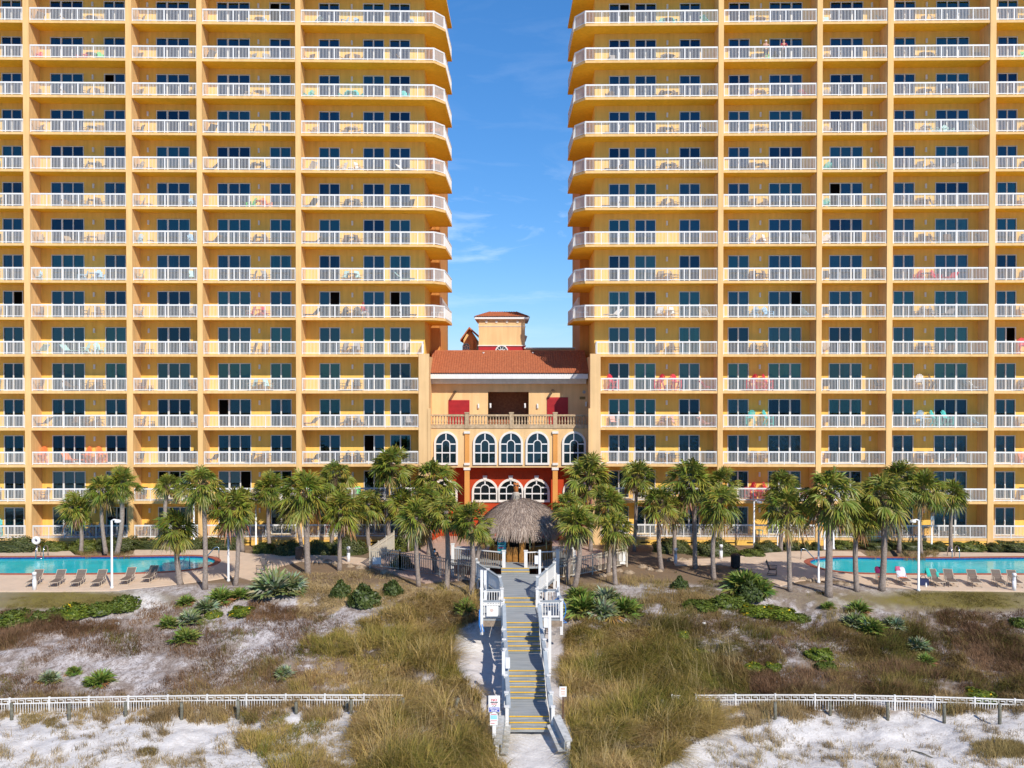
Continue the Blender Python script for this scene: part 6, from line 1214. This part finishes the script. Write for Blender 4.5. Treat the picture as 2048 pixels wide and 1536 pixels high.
# patio chairs by the blue green palmetto
for u, v, rz, lab in ((521, 1150, -1.2, 'grey patio chair on the deck left of the blue green palmetto'), (534, 1142, 2.6, 'grey patio chair facing away, just behind the blue green palmetto')):
    b = PZ(u, v, DECK); o = ob('deck_chair', furn('sling', 'grey'), None, (b.x, b.y, DECK + 0.002), rz); tag(o, lab, 'chair')
b = PZ(1545, 1150, DECK); o = ob('deck_chair', furn('sling', 'dark'), None, (b.x, b.y, DECK + 0.002), 1.2); tag(o, 'dark patio chair behind the big right palmetto', 'chair')
# metal gate fences left and right of the bar
def bar_fence(name, lab, pts, h, m, boards=None, key=True):
    t = thing(name, lab, 'fence', (0, 0, 0))
    for si, (a, b) in enumerate(zip(pts[:-1], pts[1:])):
        a, b = Vector(a), Vector(b); L = (b - a).length; d = (b - a) / L; mb = MB(); k = max(2, round(L / 0.16))
        for i in range(1, k): p_ = a + d * (L * i / k); mb.bar(p_ + Vector((0, 0, 0.06)), p_ + Vector((0, 0, h - 0.03)), 0.035, 0.035, up=d)
        for zz in (0.12, h - 0.25, h - 0.03): mb.bar(a + Vector((0, 0, zz)), b + Vector((0, 0, zz)), 0.045, 0.05)
        mb.build('bar_panel', m, t); n = max(1, round(L / 2.2))
        for i in range(n + (1 if si == len(pts) - 2 else 0)): p_ = a + d * (L * i / n); mb = MB(); mb.box(p_.x - 0.045, p_.x + 0.045, p_.y - 0.045, p_.y + 0.045, p_.z - 0.3, p_.z + h + 0.06); mb.box(p_.x - 0.06, p_.x + 0.06, p_.y - 0.06, p_.y + 0.06, p_.z + h + 0.06, p_.z + h + 0.09); mb.build('post', m, t)
    return t
c0 = PZ(740, 1133, -0.5); c1 = PZ(800, 1140, -0.5)
bar_fence('beige_fence', 'beige metal fence with a white sign, turning back toward the left tower', [PZ(788, 1098, -0.5), c0, c1], 1.38, METALB); bar_fence('grey_fence', 'grey metal fence running from the beige fence to the boardwalk', [c1, PZ(880, 1152, -0.5), PZ(955, 1166, -0.5)], 1.3, METALG)
bar_fence('beige_fence', 'beige metal fence climbing to the right of the boardwalk', [PZ(1116, 1158, -0.5), PZ(1185, 1146, -0.5), PZ(1254, 1130, -0.5)], 1.3, METALB)
b = PZ(754, 1135, -0.5); mb = MB(); mb.box(-0.3, 0.3, -0.12, -0.08, 0.25, 0.75); tag(mb.build('notice_sign', SIGNW, None, False, b), 'blank looking white sign on the corner of the beige fence', 'sign')
b = PZ(1245, 1131, -0.5); mb = MB(); mb.box(-0.3, 0.2, -0.12, -0.06, 0.35, 1.0); mb.box(-0.25, 0.15, -0.45, -0.06, 0.2, 0.32); tag(mb.build('towel_station', SIGNW, None, False, b), 'white board at the top end of the right beige fence', 'sign')
b = PZ(817, 1102, -0.5); mb = MB(); mb.lathe([(0.07, 0), (0.06, 1.15)], 10); tag(mb.build('marker_post', METALB, None, True, b), 'short pale post behind the grey fence shrub', 'post')

# white dune fence with a stepped top pattern, one panel after another
def dune_fence(u0, u1, v0, vm, v1, lab, seed):
    n = 14; us = np.linspace(u0, u1, n); line = []
    for u in us:
        f = (u - u0) / (u1 - u0); v = v0 * (1 - f) * (1 - 2 * f) + 4 * vm * f * (1 - f) - v1 * f * (1 - 2 * f); Yf = 44.7; line.append(P(u, v, Yf - 0.0005 * abs(u - 1024)))
    t = thing('dune_fence', lab, 'fence'); r = random.Random(seed); pts = []; cl = [Vector(p_) for p_ in line]; step = 1.93; mb = MB(); dist = 0.0; nxt = 0.0; seg = 0
    L = sum((b_ - a_).length for a_, b_ in zip(cl[:-1], cl[1:])); N = max(1, round(L / step))
    def at(s_):
        for a_, b_ in zip(cl[:-1], cl[1:]):
            l_ = (b_ - a_).length
            if s_ <= l_ + 1e-6: return a_ + (b_ - a_) * (s_ / l_)
            s_ -= l_
        return cl[-1]
    for i in range(N):
        a_, b_ = at(L * i / N), at(L * (i + 1) / N); d = (b_ - a_).normalized(); l_ = (b_ - a_).length; mb = MB(); up = Vector((0, 0, 1))
        mb.bar(a_, b_, 0.045, 0.06); mb.bar(a_ - up * 0.24, b_ - up * 0.24, 0.04, 0.05); mb.bar(a_ - up * 0.75, b_ - up * 0.75, 0.04, 0.05)
        k = 15
        for j in range(1, k): p_ = a_ + d * (l_ * j / k); mb.bar(p_ - up * (0.02 if j % 3 == 0 else 0.24), p_ - up * 0.85, 0.028, 0.028, up=d)
        for j in range(5): c_ = a_ + d * (l_ * (j + 0.5) / 5); w = l_ / 5 * 0.26; mb.bar(c_ - d * w - up * 0.1, c_ + d * w - up * 0.1, 0.03, 0.03); mb.bar(c_ + d * w - up * 0.1, c_ + d * w - up * 0.24, 0.03, 0.03, up=d)
        mb.build('picket_panel', WHITE, t); mb = MB(); mb.box(a_.x - 0.04, a_.x + 0.04, a_.y - 0.04, a_.y + 0.04, a_.z - 1.2, a_.z + 0.07); mb.build('post', WHITE, t)
dune_fence(-60, 806, 1400, 1391.5, 1390.5, 'white metal fence with a stepped key pattern across the left dune', 1); dune_fence(1392, 2110, 1391, 1391.5, 1403, 'white metal fence with a stepped key pattern across the right dune', 2)
dune_fence(1344, 1360, 1391, 1391, 1391.5, 'short stray length of white fence left of the right fence', 3)
for i, (u, vt, vb, lab) in enumerate([(23, 1406, 1440, 'grey wooden stake before the left fence, nearest the edge'), (138, 1407, 1440, 'grey wooden stake second from the left edge'), (251, 1404, 1432, 'grey wooden stake third from the left edge'), (363, 1405, 1438, 'grey wooden stake fourth from the left edge'), (476, 1400, 1438, 'dark wooden stake standing clear of the grass before the left fence'), (592, 1404, 1428, 'grey stake half hidden in grass before the left fence'), (694, 1410, 1424, 'short dark stub beside a grey stake'), (702, 1399, 1428, 'grey stake beside the short dark stub'), (806, 1396, 1426, 'grey stake at the end of the left fence'), (912, 1396, 1420, 'leaning grey stake in the tall grass left of the steps'),
   (1325, 1399, 1424, 'grey stake in the tall grass right of the steps'), (1437, 1399, 1416, 'grey stake at the start of the right fence'), (1550, 1404, 1438, 'grey stake on bare sand before the right fence, first clear one'), (1660, 1404, 1430, 'grey stake before the right fence, second clear one'), (1775, 1405, 1440, 'grey stake before the right fence, third clear one'), (1888, 1408, 1446, 'grey stake before the right fence, fourth clear one'), (1999, 1408, 1448, 'grey stake nearest the right edge')]):
    b = G(u, vb); h = max(0.5, P(u, vt, b.y).z - b.z); mb = MB(); mb.tube([(0, 0, -0.3), (0.01, 0, h * 0.5), (0.0 if i != 9 else 0.12, 0, h)], [0.085, 0.08, 0.075], 9); tag(mb.build('wooden_stake', WOODG, None, True, b), lab, 'post', 'wooden stakes in front of the dune fence')
# white shower poles and slim poles round the boardwalk
for u, vt, vb, z_, lab, bx in [(963.5, 1140, 1246, -0.9, 'white shower pole at the outer corner of the left side platform', 0), (970.5, 1141, 1200, -0.35, 'second white shower pole on the left side platform', 1), (1116.5, 1149, 1204, -0.35, 'white shower pole on the right side platform', 1), (1099.5, 1222, 1330, -1.9, 'thin white pole with a white box right of the upper steps', 2), (1079.5, 1100, 1178, 0.1, 'white pole with a small white box in front of the bar', 2), (1007, 1303, 1398, -2.9, 'white pole with a white box left of the middle steps', 3)]:
    Yq = {963.5: 50.4, 970.5: 51.2, 1116.5: 51.8, 1099.5: 47.6, 1079.5: 56.0, 1007: 44.4}[u]; a_ = P(u, vt, Yq); e_ = P(u, vb, Yq); mb = MB(); mb.box(-0.075, 0.075, -0.075, 0.075, e_.z - 0.4, a_.z); t = thing('shower_pole', lab, 'pole', (a_.x, Yq, 0)); mb.build('pole', POLEM, t)
    if bx in (2, 3): sg = -1 if bx == 2 else 1; zb = a_.z - (0.35 if bx == 2 else 0.3); mb = MB(); mb.box(*sorted((sg * 0.1, sg * 0.32)), -0.13, 0.05, zb - 0.5, zb); mb.build('box', POLEM, t)
    elif bx == 1: mb = MB(); mb.tube([(0, -0.08, e_.z + 0.9), (0, -0.16, e_.z + 0.7), (0, -0.08, e_.z + 0.6)], 0.03, 6); mb.build('tap', METALG, t)
# blue hose loop
b = P(1126, 1222, 51.6); mb = MB(); mb.tube([(b.x + 0.4 * math.cos(a) - 0.25, 51.5 + 0.05 * a, b.z + 0.1 + 0.62 * math.sin(a)) for a in [2.3 - 0.23 * i for i in range(20)]], 0.026, 8); mb.tube([(b.x - 0.28, 51.6, b.z + 0.1), (b.x - 0.02, 51.6, b.z - 0.5), (b.x + 0.2, 51.4, b.z - 0.62), (b.x - 0.1, 51.3, b.z - 0.62)], 0.026, 8); tag(mb.build('garden_hose', BLUEH, None, True), 'looped blue hose hanging beside the right side platform', 'hose')
b = P(964, 1252, 50.2); mb = MB(); mb.tube([(b.x - 0.14, 50.25, b.z + 0.9), (b.x - 0.16, 50.2, b.z + 0.1), (b.x - 0.05, 50.2, b.z - 0.35), (b.x + 0.12, 50.15, b.z - 0.3), (b.x + 0.0, 50.2, b.z + 0.1)], 0.026, 8); tag(mb.build('garden_hose', BLUEH, None, True), 'blue hose hanging below the left side platform', 'hose')
b = P(985, 1222, 50.38); t = thing('shower_notice', 'white rectangular notice fixed to the left platform railing', 'sign', (b.x, 50.36, b.z)); mb = MB(); mb.box(-0.33, 0.33, 0, 0.03, -0.3, 0.28); mb.build('board', SIGNW, t); mb = MB()
for z_, w in ((0.08, 0.16), (0.02, 0.2), (-0.04, 0.12)): mb.box(-0.05 - w / 2, -0.05 + w / 2, -0.005, -0.001, z_, z_ + 0.03)
mb.build('lettering', SIGNO, t)

# benches at the foot of the steps: a plank seat with a leaning plank back
def bench(lab, pA, pB, zs, side):
    t = thing('bench', lab, 'bench', (0, 0, 0)); a, b_ = Vector(pA), Vector(pB); d = (b_ - a).normalized(); n = Vector((-d.y, d.x, 0)) * side
    mb = MB(); mb.bar(a, b_, 0.34, 0.06); mb.build('top_plank', mat('worn white wood', (0.62, 0.62, 0.60), 0.8, 0.0, 5, 0.2, 30, c2=(0.36, 0.36, 0.34), detail=8), t)
    mb = MB(); mb.bar(a + Vector((0, 0, -0.42)) - n * 0.3, b_ + Vector((0, 0, -0.42)) - n * 0.3, 0.34, 0.05); mb.build('seat_plank', MATS['worn white wood'], t)
    mb = MB(); mb.bar(a - n * 0.17 + Vector((0, 0, -0.25)), b_ - n * 0.17 + Vector((0, 0, -0.25)), 0.04, 0.4); mb.build('back_board', GREYR, t)
    for p_ in (a + d * 0.1, b_ - d * 0.1):
        mb = MB(); mb.box(p_.x - 0.08 + n.x * 0.02, p_.x + 0.08 + n.x * 0.02, p_.y - 0.08, p_.y + 0.08, p_.z - 1.35, p_.z + 0.02); q_ = p_ + n * 0.7; mb.bar(p_ + Vector((0, 0, -0.5)), (q_.x, q_.y, p_.z - 1.1), 0.1, 0.1); mb.build('leg', WHITE, t)
bench('white plank bench left of the foot of the steps, behind the beach signs', P(1002, 1432, 41.6), P(995, 1488, 39.4), 0, -1)
bench('white plank bench right of the foot of the steps', P(1113, 1431, 41.6), P(1137, 1482, 39.4), 0, 1)
# beach signs
def text(parent, s, x, z, h, m, y=-0.032, w=None):
    cu = bpy.data.curves.new('lettering', 'FONT'); cu.body = s; cu.size = h * 1.38; cu.align_x = 'CENTER'; cu.extrude = 0.003; cu.offset = 0.004; o = bpy.data.objects.new('lettering', cu); C.objects.link(o)
    dg = bpy.context.evaluated_depsgraph_get(); dg.update(); me = bpy.data.meshes.new_from_object(o.evaluated_get(dg)); bpy.data.objects.remove(o); me.materials.clear(); me.materials.append(m); xs = [v.co.x for v in me.vertices]; ww = max(xs) - min(xs)
    o = ob('lettering', me, parent, (x, y, z)); o.rotation_euler = (R(90), 0, 0)
    if w: o.scale = (w / ww, 1, 1)
    return o
b = P(986, 1512, 39.7); Ys = 39.9; pt = P(988.5, 1392, Ys); kx = Ys / FPX
t = thing('beach_sign', 'white beach warning sign headed NO above a smaller rip current sign on a white post', 'sign', (pt.x, Ys, 0)); zz = lambda v: P(988, v, Ys).z
mb = MB(); mb.box(-0.08, 0.08, 0.0, 0.1, zz(1512) - 0.4, zz(1393)); mb.build('post', POLEM, t); mb = MB(); mb.box(-0.255, 0.255, -0.03, -0.002, zz(1424), zz(1391)); o = mb.build('upper_board', SIGNW, t)
text(o, 'NO', 0, zz(1401.5), 0.105, SIGNR, -0.034, 0.26); text(o, 'LIFEGUARD', 0, zz(1405), 0.045, SIGNK, -0.034, 0.34); text(o, 'ON DUTY', 0, zz(1408.5), 0.045, SIGNR, -0.034, 0.27)
mb = MB(); mb.tube([(-0.1, -0.036, zz(1412)), (-0.03, -0.036, zz(1411)), (0.03, -0.036, zz(1413))], 0.012, 6); mb.tube([(0.07, -0.04, zz(1411)), (0.07, -0.034, zz(1411))], 0.026, 10); mb.build('swimmer_symbol', SIGNK, o)
mb = MB(); mb.box(-0.23, 0.23, -0.036, -0.03, zz(1423), zz(1414.5)); o2 = mb.build('blue_panel', SIGNB, o); text(o2, 'SWIM AT YOUR', 0, zz(1418.3), 0.055, SIGNW, -0.04, 0.4); text(o2, 'OWN RISK', 0, zz(1422), 0.055, SIGNW, -0.04, 0.28)
mb = MB(); mb.box(-0.19, 0.15, -0.03, -0.002, zz(1450), zz(1426.5)); o = mb.build('lower_board', SIGNW, t); mb = MB(); mb.box(-0.165, 0.125, -0.035, -0.03, zz(1438), zz(1430)); mb.build('blue_picture', SIGNC, o); mb = MB()
for v, x0_, x1_ in ((1428.5, -0.15, 0.11), (1441, -0.155, 0.12), (1446, -0.16, 0.02)): mb.box(x0_, x1_, -0.035, -0.03, zz(v + 0.6), zz(v - 0.5))
mb.build('red_lines', SIGNR, o)
pt = P(1126, 1383, 41.9); zz = lambda v: P(1126, v, 41.9).z; t = thing('dune_sign', 'small white sign with faded orange lines on a brown post right of the steps', 'sign', (pt.x, 41.9, 0)); mb = MB(); mb.box(-0.03, 0.03, 0, 0.05, zz(1425) - 0.3, zz(1374)); mb.build('post', mat('rust brown', (0.10, 0.045, 0.03), 0.8), t); mb = MB(); mb.box(-0.165, 0.165, -0.02, -0.002, zz(1393), zz(1373)); o = mb.build('board', SIGNW, t); mb = MB()
for v, w in ((1376.5, 0.1), (1378, 0.09), (1382.5, 0.11), (1385.5, 0.1), (1388, 0.09)): mb.box(-w, w, -0.025, -0.02, zz(v + 0.7), zz(v - 0.5))
mb.build('faded_lines', SIGNO, o)
# rocks along the planting edges and driftwood
for i, (u, v, r_) in enumerate([(1285, 1135, 9), (1300, 1140, 8), (1318, 1143, 7), (1342, 1121, 8), (1364, 1122, 9), (1380, 1121, 7), (1238, 1143, 8), (1258, 1147, 10), (1608, 1160, 9), (1622, 1162, 8), (1634, 1164, 8), (1680, 1168, 7), (1696, 1171, 7), (640, 1120, 8), (655, 1124, 9), (672, 1128, 8), (700, 1134, 8), (720, 1137, 9), (770, 1146, 10), (790, 1148, 8), (1205, 1152, 9), (1220, 1150, 8), (234, 1248, 5), (1408, 1247, 4)]):
    g = G(u, v); s_ = r_ / FPX * g.y * 0.8; r = random.Random(i); mb = MB(); N = 9; prof = [(1.0, -0.2), (1.05, 0.15), (0.85, 0.5), (0.45, 0.75), (0.05, 0.82)]; mb.lathe(prof, N); mb.v = [(x * s_ * (1 + r.uniform(-0.2, 0.25)) * 1.3, y * s_ * (1 + r.uniform(-0.2, 0.2)), z * s_ * (1 + r.uniform(-0.25, 0.25))) for x, y, z in mb.v]
    white = i >= 22; tag(mb.build('rock', SIGNW if white else ROCKM, None, False, g), ('white lump lying on the left dune below the creepers' if i == 22 else 'white scrap lying on the right dune') if white else 'rough tan rock edging the planting beds', 'rock', None if white else 'tan rocks edging the beds')
g = G(930, 1430); mb = MB(); mb.tube([(-0.45, 0.3, 0.15), (0, 0.05, 0.2), (0.3, -0.25, 0.1), (0.5, -0.6, 0.02)], [0.05, 0.06, 0.06, 0.04], 7); tag(mb.build('driftwood', WOODW, None, True, g), 'bleached driftwood branch in the grass left of the beach signs', 'driftwood')
g = G(1845, 1510); mb = MB(); mb.tube([(-0.3, 0.4, 0.03), (0, 0.0, 0.08), (0.35, -0.5, 0.03)], [0.03, 0.035, 0.02], 7); tag(mb.build('driftwood', WOODG, None, True, g), 'dark stick lying on the white sand at the lower right', 'driftwood')
